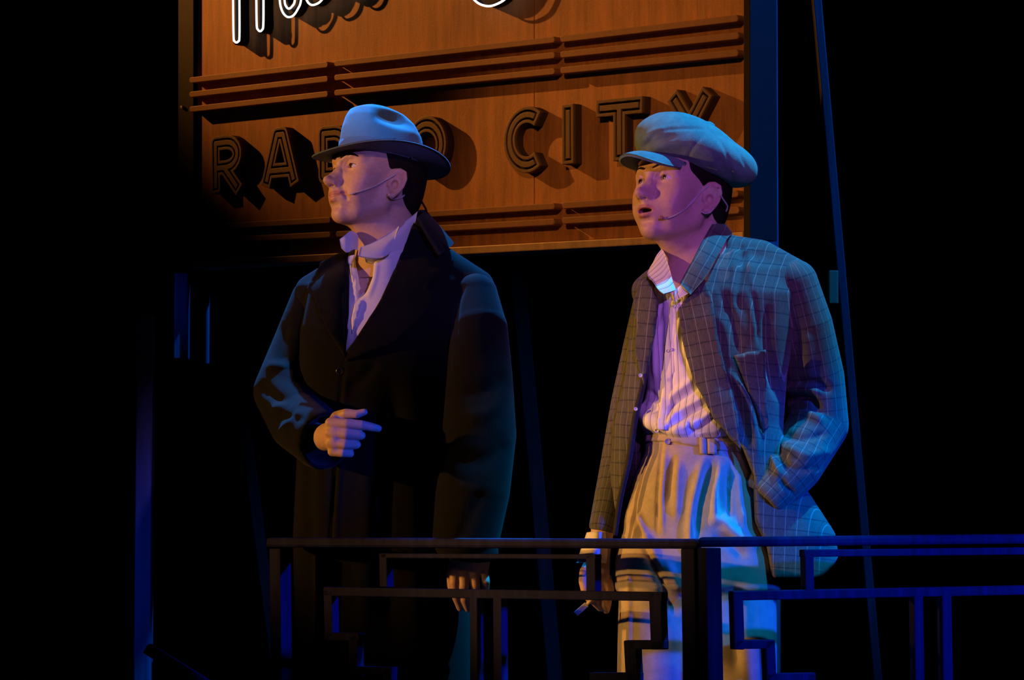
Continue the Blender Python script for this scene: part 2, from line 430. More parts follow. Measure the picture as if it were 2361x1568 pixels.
def plaid(name):
    m = M(name, (0.2, 0.2, 0.19), 0.9, spec=0.12, sheen=0.15); t = NT(m); at_ = t.attr('pat')
    s = t.n('ShaderNodeSeparateXYZ'); t.l(at_.outputs['Vector'], s.inputs[0])
    o = t.obj(); wob = t.math('MULTIPLY', t.math('SUBTRACT', t.noise(9, 1, o), 0.5), 0.006)
    u = t.math('ADD', s.outputs[0], wob); v = t.math('ADD', s.outputs[1], wob)
    wv = t.noise(1100, 1, o); cz = t.noise(120, 3, o)
    tw = t.noise(700, 1, at_.outputs['Vector'], (1, 0.12, 1))
    base = t.ramp(t.math('ADD', t.math('MULTIPLY', wv, 0.5), t.math('MULTIPLY', tw, 0.5)), [(0.32, (0.048, 0.050, 0.050)), (0.68, (0.125, 0.125, 0.113))])
    base = t.mix(t.math('MULTIPLY', cz, 0.25), base, (0.12, 0.112, 0.10))
    c = t.mix(t.math('MULTIPLY', line_mask(t, v, 0.026, 0.0028), 0.6), base, (0.02, 0.022, 0.04))
    c = t.mix(t.math('MULTIPLY', line_mask(t, u, 0.042, 0.0016, 0.25), 0.3), c, (0.02, 0.022, 0.04))
    c = t.mix(t.math('MULTIPLY', line_mask(t, u, 0.021, 0.0014, 0.75), 0.30), c, (0.5, 0.48, 0.42))
    t.l(c, t.b.inputs['Base Color']); t.bump(wv, 0.35, 0.0015); return m
def striped(name):
    m = M(name, (0.75, 0.74, 0.72), 0.8, spec=0.2); t = NT(m); at_ = t.attr('pat')
    s = t.n('ShaderNodeSeparateXYZ'); t.l(at_.outputs['Vector'], s.inputs[0]); o = t.obj()
    u = t.math('ADD', s.outputs[0], t.math('MULTIPLY', t.math('SUBTRACT', t.noise(10, 1, o), 0.5), 0.004))
    c = t.mix(t.math('MULTIPLY', line_mask(t, u, 0.0155, 0.0014), 0.85), (0.86, 0.85, 0.83), (0.08, 0.08, 0.14))
    c = t.mix(t.math('MULTIPLY', line_mask(t, u, 0.0155, 0.0009, 0.2), 0.5), c, (0.2, 0.2, 0.28))
    t.l(c, t.b.inputs['Base Color']); t.bump(t.noise(900, 2, o), 0.2, 0.001); return m
def skin(name):
    m = M(name, (0.62, 0.42, 0.34), 0.5, spec=0.35, sss=0.25); t = NT(m); a = t.attr('tint'); o = t.obj()
    c = t.n('ShaderNodeMix'); c.data_type = 'RGBA'; c.blend_type = 'MULTIPLY'; c.inputs[0].default_value = 0.5
    t.l(a.outputs['Color'], c.inputs[6]); t.l(t.ramp(t.noise(160, 4, o), [(0.3, (0.75, 0.72, 0.72)), (0.7, (1, 1, 1))]), c.inputs[7])
    t.l(c.outputs[2], t.b.inputs['Base Color']); t.bump(t.noise(420, 3, o), 0.12, 0.0012); return m
def sign_paint(name, base, streak=0.5, rough=0.62):
    m = M(name, base, rough, spec=0.3); t = NT(m); o = t.obj()
    st = t.noise(1.0, 6, o, (40, 40, 5)); st2 = t.noise(1.0, 5, o, (150, 150, 12)); cl = t.noise(5, 5, o); fi = t.noise(240, 3, o)
    f = t.math('ADD', t.math('ADD', t.math('MULTIPLY', st, 0.4), t.math('MULTIPLY', st2, 0.2)), t.math('ADD', t.math('MULTIPLY', cl, 0.2), t.math('MULTIPLY', fi, 0.2)))
    lo = tuple(c * (1 - streak) for c in base); hi = tuple(min(1, c * (1 + streak)) for c in base)
    t.l(t.ramp(f, [(0.34, lo), (0.5, base), (0.66, hi)]), t.b.inputs['Base Color'])
    t.bump(t.math('ADD', t.math('MULTIPLY', fi, 0.6), t.math('MULTIPLY', cl, 0.5)), 0.16, 0.003); return m
def metal_paint(name, base, rough=0.4, spec=0.5):
    m = M(name, base, rough, spec=spec); t = NT(m); o = t.obj()
    f = t.noise(1.0, 4, o, (60, 60, 3)); t.l(t.ramp(f, [(0.35, tuple(c * 0.6 for c in base)), (0.7, tuple(c * 1.25 for c in base))]), t.b.inputs['Base Color'])
    t.bump(t.noise(120, 3, o), 0.12, 0.002); return m
def glow(name, color, strength):
    m = M(name, (0.8, 0.8, 0.8), 0.3); b = m.node_tree.nodes['Principled BSDF']
    b.inputs['Emission Color'].default_value = (*color, 1); b.inputs['Emission Strength'].default_value = strength; return m
def vcol(name, rough=0.3, spec=0.5):
    m = M(name, (1, 1, 1), rough, spec=spec); t = NT(m); t.l(t.attr('tint').outputs['Color'], t.b.inputs['Base Color']); return m

MT = dict(
    drape=fabric('black_drape', (0.0016, 0.0016, 0.0018), 0.3, 300, 1.0, 0.0, 0.3),
    boards=metal_paint('black_stage_paint', (0.008, 0.008, 0.009), 0.7),
    panel=sign_paint('weathered_brown_sign_paint', (0.38, 0.165, 0.06), 0.45),
    bars=sign_paint('brown_bar_paint', (0.25, 0.115, 0.055), 0.2),
    letter=sign_paint('grey_brown_letter_paint', (0.15, 0.09, 0.05), 0.2),
    inline=M('black_inline_base', (0.006, 0.005, 0.005), 0.7, spec=0.1),  # base block of each letter, evenly black
    trim=sign_paint('trim_paint', (0.4, 0.26, 0.13), 0.3, 0.45),
    channel=M('black_channel_paint', (0.004, 0.0035, 0.0035), 0.6, spec=0.1),
    neon=glow('white_neon', (1.0, 0.97, 0.92), 1.4),
    steel=metal_paint('dark_scaffold_paint', (0.05, 0.06, 0.09), 0.42),
    rail=metal_paint('dark_rail_paint', (0.008, 0.009, 0.060), 0.7, 0.08),
    steel_shaded=metal_paint('shaded_scaffold_paint', (0.006, 0.0055, 0.0045), 0.7, 0.05),  # scaffold paint darkened so the rear braces look unlit
    steel_dimmed=metal_paint('dimmed_scaffold_paint', (0.012, 0.012, 0.018), 0.5, 0.2),  # scaffold paint darkened so the right brace looks less lit than the post
    plate=metal_paint('tan_plate_paint', (0.10, 0.045, 0.006), 0.6),
    coat=fabric('black_wool', (0.0050, 0.0052, 0.0065), 0.5, 900, 0.95, 0.06, 0.5),
    felt=fabric('grey_felt', (0.075, 0.13, 0.18), 0.12, 700, 0.85, 0.3, 0.3),
    ribbon=fabric('grey_hat_ribbon', (0.07, 0.09, 0.12), 0.1, 900, 0.6, 0.2, 0.2),
    shirt=fabric('white_cotton', (0.72, 0.70, 0.68), 0.05, 900, 0.8, 0.0, 0.15),
    stripe=striped('striped_cotton'),
    plaid=plaid('windowpane_plaid_wool'),
    lining=fabric('dark_lining', (0.03, 0.028, 0.03), 0.3, 700, 0.8, 0.1, 0.3),
    linen=fabric('tan_linen', (0.50, 0.42, 0.33), 0.22, 1100, 0.9, 0.1, 0.4),
    tweed=fabric('grey_tweed', (0.135, 0.215, 0.205), 0.35, 800, 0.95, 0.12, 0.7, 50),
    skin=skin('skin'),
    hair=fabric('dark_brown_hair', (0.012, 0.008, 0.006), 0.5, 500, 0.6, 0.0, 0.8),
    eye=vcol('eye_white', 0.12, 0.6),
    lash=M('dark_lash', (0.01, 0.007, 0.006), 0.8),
    mic=M('beige_microphone_cable', (0.55, 0.45, 0.42), 0.4),
    tape=M('clear_tape', (0.6, 0.55, 0.58), 0.2, spec=0.8),
    mic_tip=M('tan_microphone_tip', (0.5, 0.25, 0.12), 0.6),
    pearl=M('pearl_button', (0.75, 0.74, 0.72), 0.15, spec=0.9),
    button=M('brown_button', (0.4, 0.33, 0.28), 0.35),
    dark_button=M('dark_button', (0.02, 0.02, 0.025), 0.25, spec=0.7),
    leather=M('dark_leather', (0.02, 0.015, 0.012), 0.4),
    teeth=M('teeth', (0.7, 0.66, 0.58), 0.25),
    paper=M('pale_stick', (0.55, 0.45, 0.33), 0.6),
    blacktrouser=fabric('dark_trousers', (0.02, 0.02, 0.022), 0.3, 900),
    strap=fabric('dark_braces', (0.015, 0.016, 0.03), 0.3, 900),
)

# ------------------------------------------------------------------ the stage
def slab(name, x0, x1, y0, y1, z0, z1, mat, **kw):
    P = [(x0, y0, z0), (x1, y0, z0), (x1, y0, z1), (x0, y0, z1), (x0, y1, z0), (x1, y1, z0), (x1, y1, z1), (x0, y1, z1)]
    o = hull8(name, P, mat, None, 0); tag(o, kind='structure', **kw); return o
slab('floor', -9, 9, -2.2, 8.2, -0.2, 0.0, MT['boards'], label='black painted stage floor')
def drape():
    n = 400; x = np.linspace(-9, 9, n); y = 7.6 + 0.06 * np.sin(x * 14) + 0.03 * np.sin(x * 5.3)
    V = np.concatenate([np.stack([x, y, np.full(n, z)], -1) for z in (0.0, 8.0)] + [np.stack([x, y + 0.05, np.full(n, z)], -1) for z in (0.0, 8.0)])
    i = np.arange(n - 1)
    Q = np.concatenate([np.stack([i, i + 1, i + n + 1, i + n], -1), np.stack([i + 2 * n, i + 3 * n, i + 3 * n + 1, i + 2 * n + 1], -1)])
    tag(mesh_obj('wall_back', V, [Q], MT['drape']), label='black stage drape across the back', kind='structure')
drape()

# ------------------------------------------------------------------ the sign
SU = np.array([0.896, -1.0, 0.0]); SU /= np.linalg.norm(SU)      # along the sign, towards its near right end
SN = np.array([SU[1], -SU[0], 0.0])                               # out of its face
S0 = at(455, 600, 9.0)
def sgn(px, py, off=0.0):
    r = ray(px, py); q = S0 + SN * off; return CAM + r * (((q - CAM) @ SN) / (r @ SN))
def suv(px, py, off=0.0):
    d = sgn(px, py, off) - S0; return np.array([d @ SU, d[2]])
def sw(u, n, v): return S0 + np.multiply.outer(u, SU) + np.multiply.outer(n, SN) + np.multiply.outer(v, [0, 0, 1.0])
sign = empty('theatre_sign', S0, 'weathered brown sign with raised inline letters and white neon behind the men', 'sign')
def sprism(name, pts, n0, n1, mat, parent=sign, bev=0.002, foff=None):
    """outline in pixels (of its front face) extruded from n0 to n1 off the sign board"""
    uv = np.array([suv(x, y, n1 if foff is None else foff) for x, y in pts]); k = len(uv)
    if np.cross(uv[1] - uv[0], uv[2] - uv[1]) < 0: uv = uv[::-1]
    V = np.concatenate([sw(uv[:, 0], np.full(k, n1), uv[:, 1]), sw(uv[:, 0], np.full(k, n0), uv[:, 1])])
    Fs = [tuple(range(k)), tuple(range(k, 2 * k))[::-1]] + [(i, i + k, (i + 1) % k + k, (i + 1) % k) for i in range(k)]
    o = mesh_obj(name, V, Fs, mat, parent, smooth=False)
    if bev: bevel(o, bev)
    return o
ybot = lambda x: 600.5 - (x - 455) * 0.0527
for a, b in ((455, 1231.2), (1232.6, 1726)):
    sprism('panel', [(a, ybot(a)), (b, ybot(b)), (b, -330), (a, -250)], -0.05, 0.0, MT['panel'], bev=0.001, foff=0.0)
sprism('bottom_ledge', [(440, ybot(440) + 18), (1713, ybot(1713) + 19), (1713, ybot(1713)), (440, ybot(440))], -0.05, 0.03, MT['trim'], bev=0.003)
sprism('side_trim', [(1714, 552), (1730, 551), (1730, -340), (1714, -340)], -0.06, 0.034, MT['channel'])
sprism('side_trim', [(418, 622), (454, 620), (454, -250), (418, -250)], -0.06, 0.012, MT['channel'], foff=0.0)
sprism('bolt', [(415, 250), (420, 250), (420, 244), (415, 244)], 0.0, 0.02, MT['trim'], bev=0.001)
def bar(x0, y0, x1, y1, t0, t1):
    n = 6; pts = []
    for k in range(n + 1):       # right rounded end
        a = -math.pi / 2 + math.pi * k / n; pts.append((x1 - t1 * 0.32 + math.cos(a) * t1 * 0.32, y1 + t1 / 2 - math.sin(a) * -t1 / 2))
    for k in range(n + 1):
        a = math.pi / 2 + math.pi * k / n; pts.append((x0 + t0 * 0.32 + math.cos(a) * t0 * 0.32, y0 + t0 / 2 - math.sin(a) * -t0 / 2))
    return sprism('bar', pts, 0.0, 0.030, MT['bars'], bev=0.002)
for r in (((436, 178, 756, 142), (770, 139.5, 1279, 84), (1291, 82, 1702, 34)),
          ((436, 211, 756, 175), (770, 172, 1279, 120), (1291, 118, 1704, 74)),
          ((436, 245, 756, 210), (770, 207, 1279, 157), (1291, 154.5, 1702, 114)),
          ((438, 519, 762, 500.5), (774, 500, 1279, 468), (1295, 466, 1702, 438.5)),
          ((438, 550, 762, 534), (774, 533, 1279, 504), (1295, 501, 1704, 476.5))):
    for (x0, y0, x1, y1), t0, t1 in zip(r, (13.5, 14, 15.5), (14, 15, 16.5)): bar(x0, y0, x1, y1, t0, t1)

def stroke_field(lines, w, flatcap=True):
    """2-d distance field of a letter drawn with strokes of half width w"""
    def fn(X, Z):
        best = None
        for li, L in enumerate(lines):
            L = np.asarray(L, float); d = None
            for a, b in zip(L[:-1], L[1:]):
                v = b - a; t = np.clip(((X - a[0]) * v[0] + (Z - a[1]) * v[1]) / (v @ v), 0, 1)
                q = (X - a[0] - t * v[0]) ** 2 + (Z - a[1] - t * v[1]) ** 2; d = q if d is None else np.minimum(d, q)
            d = np.sqrt(d) - w
            if flatcap and np.linalg.norm(L[0] - L[-1]) > 1e-6:
                for p, q in ((L[0], L[1]), (L[-1], L[-2])):
                    if any(dist_line(p[None], M_)[0][0] < 0.75 * w for mi, M_ in enumerate(lines) if mi != li): continue
                    n = (p - q) / np.linalg.norm(p - q); pl = (X - p[0]) * n[0] + (Z - p[1]) * n[1]
                    near = ((X - p[0]) ** 2 + (Z - p[1]) ** 2) < (3 * w) ** 2
                    d = np.where(near, np.maximum(d, pl), d)
            best = d if best is None else np.minimum(best, d)
        return best
    return fn
def arc(cx, cy, rx, ry, a0, a1, n=18): return [(cx + rx * math.cos(math.radians(a)), cy + ry * math.sin(math.radians(a))) for a in np.linspace(a0, a1, n)]
GL = {
    'R': [[(0.16, 0.0), (0.16, 0.87)], [(0.16, 0.87), (0.50, 0.87)] + arc(0.50, 0.65, 0.32, 0.22, 88, -88, 10) + [(0.16, 0.43)], [(0.42, 0.43), (0.88, 0.0)]],
    'A': [[(0.12, 0.0), (0.42, 0.93)], [(0.88, 0.0), (0.58, 0.93)], [(0.24, 0.28), (0.76, 0.28)], [(0.42, 0.93), (0.58, 0.93)]],
    'D': [[(0.15, 0.12), (0.15, 0.88)], [(0.15, 0.88), (0.45, 0.88)] + arc(0.45, 0.5, 0.38, 0.38, 88, -88, 12) + [(0.15, 0.12)]],
    'I': [[(0.5, 0.0), (0.5, 1.0)]],
    'O': [arc(0.5, 0.5, 0.36, 0.38, 0, 360, 32)],
    'C': [arc(0.56, 0.5, 0.42, 0.39, 52, 308, 28)],
    'T': [[(0.0, 0.87), (1.0, 0.87)], [(0.5, 0.0), (0.5, 0.87)]],
    'Y': [[(0.13, 1.0), (0.5, 0.46)], [(0.87, 1.0), (0.5, 0.46)], [(0.5, 0.0), (0.5, 0.5)]],
}
def letter(ch, bl, br, tr, tl, w=0.0215):
    fo = 0.030; q = [suv(*p, fo) for p in (bl, br, tr, tl)]
    bil = lambda a, b: (q[0] * (1 - a) + q[1] * a) * (1 - b) + (q[3] * (1 - a) + q[2] * a) * b
    L = [[bil(a, b) for a, b in s] for s in GL[ch]]
    f2 = stroke_field(L, w); P = np.array([p for s in L for p in s]); lo, hi = P.min(0) - w - 0.006, P.max(0) + w + 0.006
    root = None
    for nm, mat, y0, y1, cut in (('letter', MT['inline'], 0.006, fo, lambda d: d), ('rim', MT['letter'], 0.0, fo, lambda d: np.maximum(d, -d - 0.0088)), ('core', MT['letter'], 0.0, fo, lambda d: d + 0.0140)):
        c = Clay((lo[0], -0.004, lo[1]), (hi[0], fo + 0.003, hi[1]), 0.0014)
        c.put((lambda X, Y, Z, cut=cut, y0=y0, y1=y1: np.maximum(cut(f2(X, Z)) + 0 * Y, np.maximum(y0 - Y, Y - y1)), np.array([lo[0], -0.004, lo[1]]), np.array([hi[0], fo + 0.002, hi[1]])))
        V, Q = c.mesh(0)
        o = mesh_obj(nm, sw(V[:, 0], fo - V[:, 1], V[:, 2]), [Q], mat, root or sign)
        if root is None: root = o; o['label'] = 'raised inline letter ' + ch
for ch, *q in (('R', (486, 447), (560, 437), (560, 306), (484, 316)), ('A', (601, 432), (690, 424), (690, 297), (601, 306)),
               ('D', (733, 422), (815, 413), (815, 286), (732, 295)), ('I', (853, 412), (881, 409), (881, 280), (853, 283)),
               ('O', (935, 404), (1030, 396), (1030, 266), (935, 275)), ('C', (1161, 400), (1256, 393), (1256, 244), (1161, 253)),
               ('I', (1297, 379), (1321, 377), (1321, 239), (1296, 242)), ('T', (1374, 374), (1481, 366), (1481, 222), (1374, 233)),
               ('Y', (1535, 358), (1645, 347), (1645, 208), (1535, 221))):
    letter(ch, *q)

# neon script above: dark channel letters, each edged with a white tube
def neon_letter(strokes, w, tubes):
    fo = 0.034; L = [[suv(x, y, fo) for x, y in catmull(np.array(s, float), 6)] for s in strokes]
    f2 = stroke_field(L, w, False); P = np.array([p for s in L for p in s]); lo, hi = P.min(0) - w - 0.006, P.max(0) + w + 0.006
    c = Clay((lo[0], -0.006, lo[1]), (hi[0], fo + 0.004, hi[1]), 0.003)
    c.put((lambda X, Y, Z: np.maximum(f2(X, Z) + 0 * Y, np.maximum(0.0 - Y, Y - fo)), np.array([lo[0], -0.004, lo[1]]), np.array([hi[0], fo + 0.002, hi[1]])))
    V, Q = c.mesh(1); ch = mesh_obj('neon_letter', sw(V[:, 0], fo - V[:, 1], V[:, 2]), [Q], MT['channel'], sign); ch['label'] = 'dark channel letter edged with white neon'
    for t in tubes: tube('neon_tube', [sgn(x, y, fo + 0.006) for x, y in t], 0.0031, MT['neon'], ch, n=10, sub=5)
neon_letter([[(541, -260), (542, -120), (543.5, 0), (544.5, 88)], [(541, -262), (570, -262), (598, -262)], [(596, -260), (597.5, -120), (599, 0), (600, 60)]], 0.0205,
            [[(536, -240), (536.5, -100), (537.5, 0), (538.5, 84), (541, 95), (545, 98), (549.5, 95), (552, 84), (552, 0), (551, -100), (551, -230), (560, -238), (580, -238), (588, -230), (590, -100), (591, 0), (592, 58), (594.5, 68), (599, 72), (604, 69), (607, 58), (607.5, 0), (607, -100), (606, -240)]])
neon_letter([[(651, -180), (651, -60), (653, -5), (659, 16), (666, 24), (676, 18), (684, 0), (688, -60), (688, -180)]], 0.017,
            [[(643, -170), (644, -60), (645, 0), (650, 24), (658, 36), (666, 39.5), (676, 36), (686, 22), (694, 0), (697, -60), (697, -170)],
             [(654, -170), (655, -60), (656, 0), (660, 15), (666, 20), (673, 15), (680, 0), (682, -60), (682, -170)]])
neon_letter([[(707, -170), (707, -60), (709, -25), (714, -8), (722, -2), (734, -8), (744, -26), (748, -60), (748, -170)]], 0.017,
            [[(700, -160), (701, -60), (702, -18), (708, 2), (717, 11), (728, 10), (740, 2), (750, -16), (755, -60), (755, -160)]])
neon_letter([[(772, -150), (768, -60), (772, -34), (782, -24), (796, -32), (806, -60)]], 0.017, [[(765, -150), (761, -60), (766, -26), (782, -12), (800, -22), (813, -60)]])
neon_letter([[(1084, -70), (1088, -40), (1104, -15), (1127, -6), (1150, -16), (1168, -42), (1172, -75), (1160, -110), (1128, -122), (1098, -108), (1084, -70)]], 0.024,
            [[(1070, -60), (1078, -24), (1098, 4), (1122, 14), (1144, 10), (1168, -6), (1184, -40), (1188, -75), (1176, -116), (1136, -138), (1096, -126), (1074, -92), (1070, -60)]])

# ------------------------------------------------------------------ scaffold behind
def post(px, py, d, wpx, label, y0=None, depth=0.06, mat='steel', z0=0.0, z1=4.2):
    p = at(px, py, d); w = wpx * d / F
    o = box_between('scaffold_post', (p[0], p[1], z0), (p[0], p[1], z1), w, depth, MT[mat])
    return tag(o, label, 'post')
post(1766, 300, 7.45, 50, 'square steel post at the right end of the sign', depth=0.08)
post(420, 710, 9.06, 32, 'short blue lit stretch of a steel post under the left end of the sign', z0=1.40, z1=1.655)  # built only where blue light falls; the unlit run below is left out
post(333, 1250, 8.6, 38, 'blue lit steel post, leftmost in the picture', z1=1.5)
post(479, 740, 8.98, 8, 'thin steel rod hanging beside the short post under the sign', depth=0.02, z0=1.38, z1=1.655)
def brace(name, a, b, d, wpx, label, depth=0.05, d2=None, mat='steel'):
    o = box_between(name, at(*a, d), at(*b, d2 or d), wpx * d / F, depth, MT[mat]); tag(o, label, 'brace')
brace('diagonal_brace', (1872, -120), (2059, 1984), 8.2, 20, 'slanting steel brace right of the plaid jacket', mat='steel_dimmed')
brace('diagonal_brace', (1180, 480), (1308, 1872), 9.6, 34, 'slanting steel brace between the two men', mat='steel_shaded')
brace('diagonal_brace', (530, 700), (690, 1944), 10.2, 24, 'faint slanting brace left of the black overcoat', mat='steel_shaded')
p = at(1919, 664, 8.17)
tag(box_between('metal_plate', p - [0, 0, 0.045], p + [0, 0, 0.045], 0.026, 0.07, MT['plate']), 'small tan plate beside the slanting brace at the right', 'plate')
# stair rail, lower left
sr = empty('stair_rail', at(400, 1568, 7.2), 'blue lit sloping stair rail in the lower left corner', 'railing')
box_between('handrail', at(338, 1494, 7.2), at(520, 1606, 7.2), 24 * 7.2 / F, 0.05, MT['rail'], sr)
for x, y in ((361, 1520), (440, 1568)):
    p = at(x, y, 7.2); box_between('baluster', (p[0], p[1], 0), (p[0], p[1], p[2] - 0.005), 20 * 7.2 / F, 0.02, MT['rail'], sr)

# ------------------------------------------------------------------ railing
rl = lambda x, y: at(x, y, 722.5 / (112 + (x - 745) * 0.01282))
rr = lambda x, y: at(x, y, 733.6 / (125.4 - (x - 1640) * 0.00745))
def rail_bar(name, fn, back, a, b, wpx, depth, par, bev=0.0022, horizontal=True, mitre=(0, 0)):
    """bar whose front face is drawn from a to b (centre line, pixels)"""
    if horizontal: Q = [(a[0], a[1] + wpx / 2), (b[0], b[1] + wpx / 2), (b[0], b[1] - wpx / 2), (a[0], a[1] - wpx / 2)]
    else: Q = [(b[0] - wpx / 2, b[1]), (b[0] + wpx / 2, b[1]), (a[0] + wpx / 2, a[1]), (a[0] - wpx / 2, a[1])]
    P = [fn(*q) for q in Q]; t = P[1] - P[0]; t = t / np.linalg.norm(t); P += [p + back * depth + t * mitre[k in (1, 2)] for k, p in enumerate(P)]
    return hull8(name, P, MT['rail'], par, bev)
def nrm(fn):
    t = fn(1700, 1300) - fn(1600, 1300); t[2] = 0; t /= np.linalg.norm(t); n = np.array([-t[1], t[0], 0]); return n if n[1] > 0 else -n
FL = 2300
bl_, br_ = nrm(rl), nrm(rr)
ra = empty('stage_railing', (*rl(1610, 1400)[:2], 0), 'dark metal railing with stepped geometric bars in front of the two men', 'railing')
h = rail_bar('handrail', rl, bl_, (612, 1251), (1609, 1254), 23, 0.075, ra, 0.006, mitre=(0, -0.040))
rail_bar('post', rl, bl_, (633, 1265), (645, FL), 26, 0.035, ra, horizontal=False)
rail_bar('post', rl, bl_, (1585, 1265), (1600, FL), 32, 0.04, ra, horizontal=False)
for a, b, w, hz in (((873, 1281.5), (1373, 1284), 11.5, 1), ((882, 1276), (884, 1354), 18, 0), ((1361, 1279), (1362, 1364), 22, 0),
                    ((745, 1364), (1526, 1376), 21, 1), ((755, 1354), (758, 1478), 20, 0), ((747, 1468), (827, 1469), 19, 1), ((813, 1459), (815, 1560), 20, 0), ((805, 1546), (902, 1547.5), 19, 1), ((891, 1540), (894, 1700), 20, 0),
                    ((1509, 1366), (1514, 1498), 28, 0), ((1440, 1487), (1528, 1487), 21, 1), ((1451, 1477), (1456, 1570), 28, 0), ((1358, 1562), (1470, 1562), 22, 1), ((1369, 1556), (1372, 1700), 22, 0),
                    ((1091, 1372), (1096, FL), 18, 0), ((1146, 1373), (1152, FL), 20, 0)):
    rail_bar('rail_bar', rl, bl_, a, b, w, 0.022, ra, horizontal=bool(hz))
rb = ra
rail_bar('handrail', rr, br_, (1610, 1250.5), (2700, 1239.5), 23, 0.075, rb, 0.006, mitre=(0.040, 0))
rail_bar('post', rr, br_, (1645, 1263), (1664, FL), 36, 0.04, rb, horizontal=False)
for a, b, w, hz in (((1854, 1276), (2700, 1267), 17, 1), ((1866, 1268), (1868, 1362), 21, 0), ((1690, 1374), (2700, 1354), 22, 1),
                    ((1702, 1364), (1706, 1498), 24, 0), ((1695, 1486), (1788, 1485.5), 21, 1), ((1776, 1476), (1780, 1575), 23, 0), ((1768, 1563), (1881, 1561), 20, 1), ((1871, 1554), (1874, 1720), 20, 0),
                    ((2118, 1374), (2134, FL), 22, 0), ((2183, 1373), (2200, FL), 23, 0)):
    rail_bar('rail_bar', rr, br_, a, b, w, 0.022, rb, horizontal=bool(hz))
rail_bar('post', rr, br_, (2682, 1250), (2694, FL), 30, 0.04, rb, horizontal=False)

# ------------------------------------------------------------------ people: heads
def frame(px, py, d, yaw, pitch, roll, scale):
    """head frame: x to the person's left, y forward, z up; yaw turns the face towards the left of the picture"""
    Rm = rot('Z', 180 - yaw) @ rot('Y', roll) @ rot('X', pitch)
    O = at(px, py, d)
    to = lambda v: O + scale * (np.asarray(v) @ Rm.T)
    inv = lambda v: ((np.asarray(v) - O) / scale) @ Rm
    return to, inv
def mir(fn):
    for s in (-1, 1): fn(s)
def head_clay(P, neck, h=0.0016):
    """P: face options; neck: list of (a, b, ra, rb) limbs in head coordinates"""
    lowz = min(min(a[2], b[2]) for a, b, _, _ in neck) - 0.02
    xs = [q[0] for a, b, _, _ in neck for q in (a, b)]; ys = [q[1] for a, b, _, _ in neck for q in (a, b)]
    c = Clay((min(-0.1, min(xs) - 0.08), min(-0.13, min(ys) - 0.08), lowz), (max(0.1, max(xs) + 0.08), 0.15, 0.15), h)
    wd_ = P.get('width', 1.0); jz = P.get('jaw', 0.0)
    c.put(ell((0, -0.008, 0.046), (0.075 * wd_, 0.098, 0.084)))
    c.put(ell((0, 0.042, 0.02), (0.062 * wd_, 0.052, 0.075)), 0.03)
    c.put(ell((0, 0.034, -0.028 + jz), (0.052 * wd_, 0.055, 0.058)), 0.03)
    for a, b, ra, rb in neck: c.put(limb([a, b], [ra, rb]), 0.028)
    c.put(limb([(0, 0.050, -0.066 + jz), (0, 0.012, -0.078 + jz)], [0.026, 0.034]), 0.03)
    def jaw(s):
        c.put(limb([(s * 0.054 * wd_, 0.004, -0.012), (s * 0.051 * wd_, 0.016, -0.052 + jz), (s * 0.030, 0.060, -0.074 + jz), (s * 0.010, 0.078, -0.080 + jz)], [0.014, 0.0135, 0.0125, 0.0115]), 0.022)
        c.put(ell((s * 0.044 * wd_, 0.060, -0.004), (0.020, 0.020, 0.017)), 0.022)           # cheekbone
        c.put(ell((s * 0.036, 0.066, -0.034), (0.020, 0.022, 0.024)), 0.025)                   # cheek
        c.put(limb([(s * 0.008, 0.0925, 0.034), (s * 0.026, 0.0905, 0.0395), (s * 0.046, 0.072, 0.036)], [0.0075, 0.0085, 0.007]), 0.016)
    mir(jaw)
    c.put(ell((0, 0.0850, -0.0790 + jz), (0.0165, 0.0110, 0.0110)), 0.014)                      # chin
    def socket(s): c.put(ell((s * 0.033, 0.098, 0.0205), (0.0185, 0.0150, 0.0115)), 0.014, 's')
    mir(socket)
    op = P.get('open', 0.0048); ez = 0.0215
    def lids(s):
        c.put(ell((s * 0.0325, 0.0745, ez), (0.0160, 0.0142, 0.0138)), 0.005)
        c.put(ell((s * 0.0330, 0.0870, ez - 0.0006 + P.get('lid', 0)), (0.0152, 0.0125, op)), 0.0015, 's')
        c.put(limb([(s * 0.0205, 0.0835, ez + 0.004), (s * 0.031, 0.0895, ez + 0.0075), (s * 0.0445, 0.0785, ez + 0.0025)], [0.002, 0.0024, 0.002]), 0.004)
    mir(lids)
    nl = P.get('nose', 0.0)                                                                    # nose
    c.put(limb([(0, 0.0925, 0.032), (0, 0.0955, 0.020), (0, 0.1075, 0.002), (0, 0.1180 + nl, -0.0115)], [0.0070, 0.0056, 0.0062, 0.0070]), 0.010)
    c.put(ell((0, 0.1200 + nl, -0.0145), (0.0078, 0.0078, 0.0074)), 0.006)
    def ala(s):
        c.put(ell((s * 0.0118, 0.1055 + nl * 0.5, -0.0175), (0.0058, 0.0092, 0.0068)), 0.007)
        c.put(limb([(s * 0.0052, 0.1010, 0.004), (s * 0.0060, 0.1065 + nl * 0.5, -0.006), (s * 0.0080, 0.1070 + nl * 0.5, -0.0145)], [0.0050, 0.0062, 0.0060]), 0.006)
        c.put(ell((s * 0.0066, 0.1130 + nl, -0.0160), (0.0062, 0.0082, 0.0068)), 0.005)
        c.put(limb([(s * 0.008, 0.097, 0.006), (s * 0.011, 0.098, -0.012)], [0.005, 0.005]), 0.01)
    mir(ala)
    c.put(limb([(0, 0.1175 + nl, -0.0205), (0, 0.105, -0.0265)], [0.0042, 0.0050]), 0.004)
    def nostril(s): c.put(limb([(s * 0.0072, 0.1135 + nl, -0.0282), (s * 0.0080, 0.1075 + nl * 0.6, -0.0222)], [0.0036, 0.0030]), 0.0015, 's')
    mir(nostril)
    c.put(ell((0, 0.0870, -0.0440 + jz * 0.5), (0.0275, 0.0195, 0.0240)), 0.018)              # muzzle
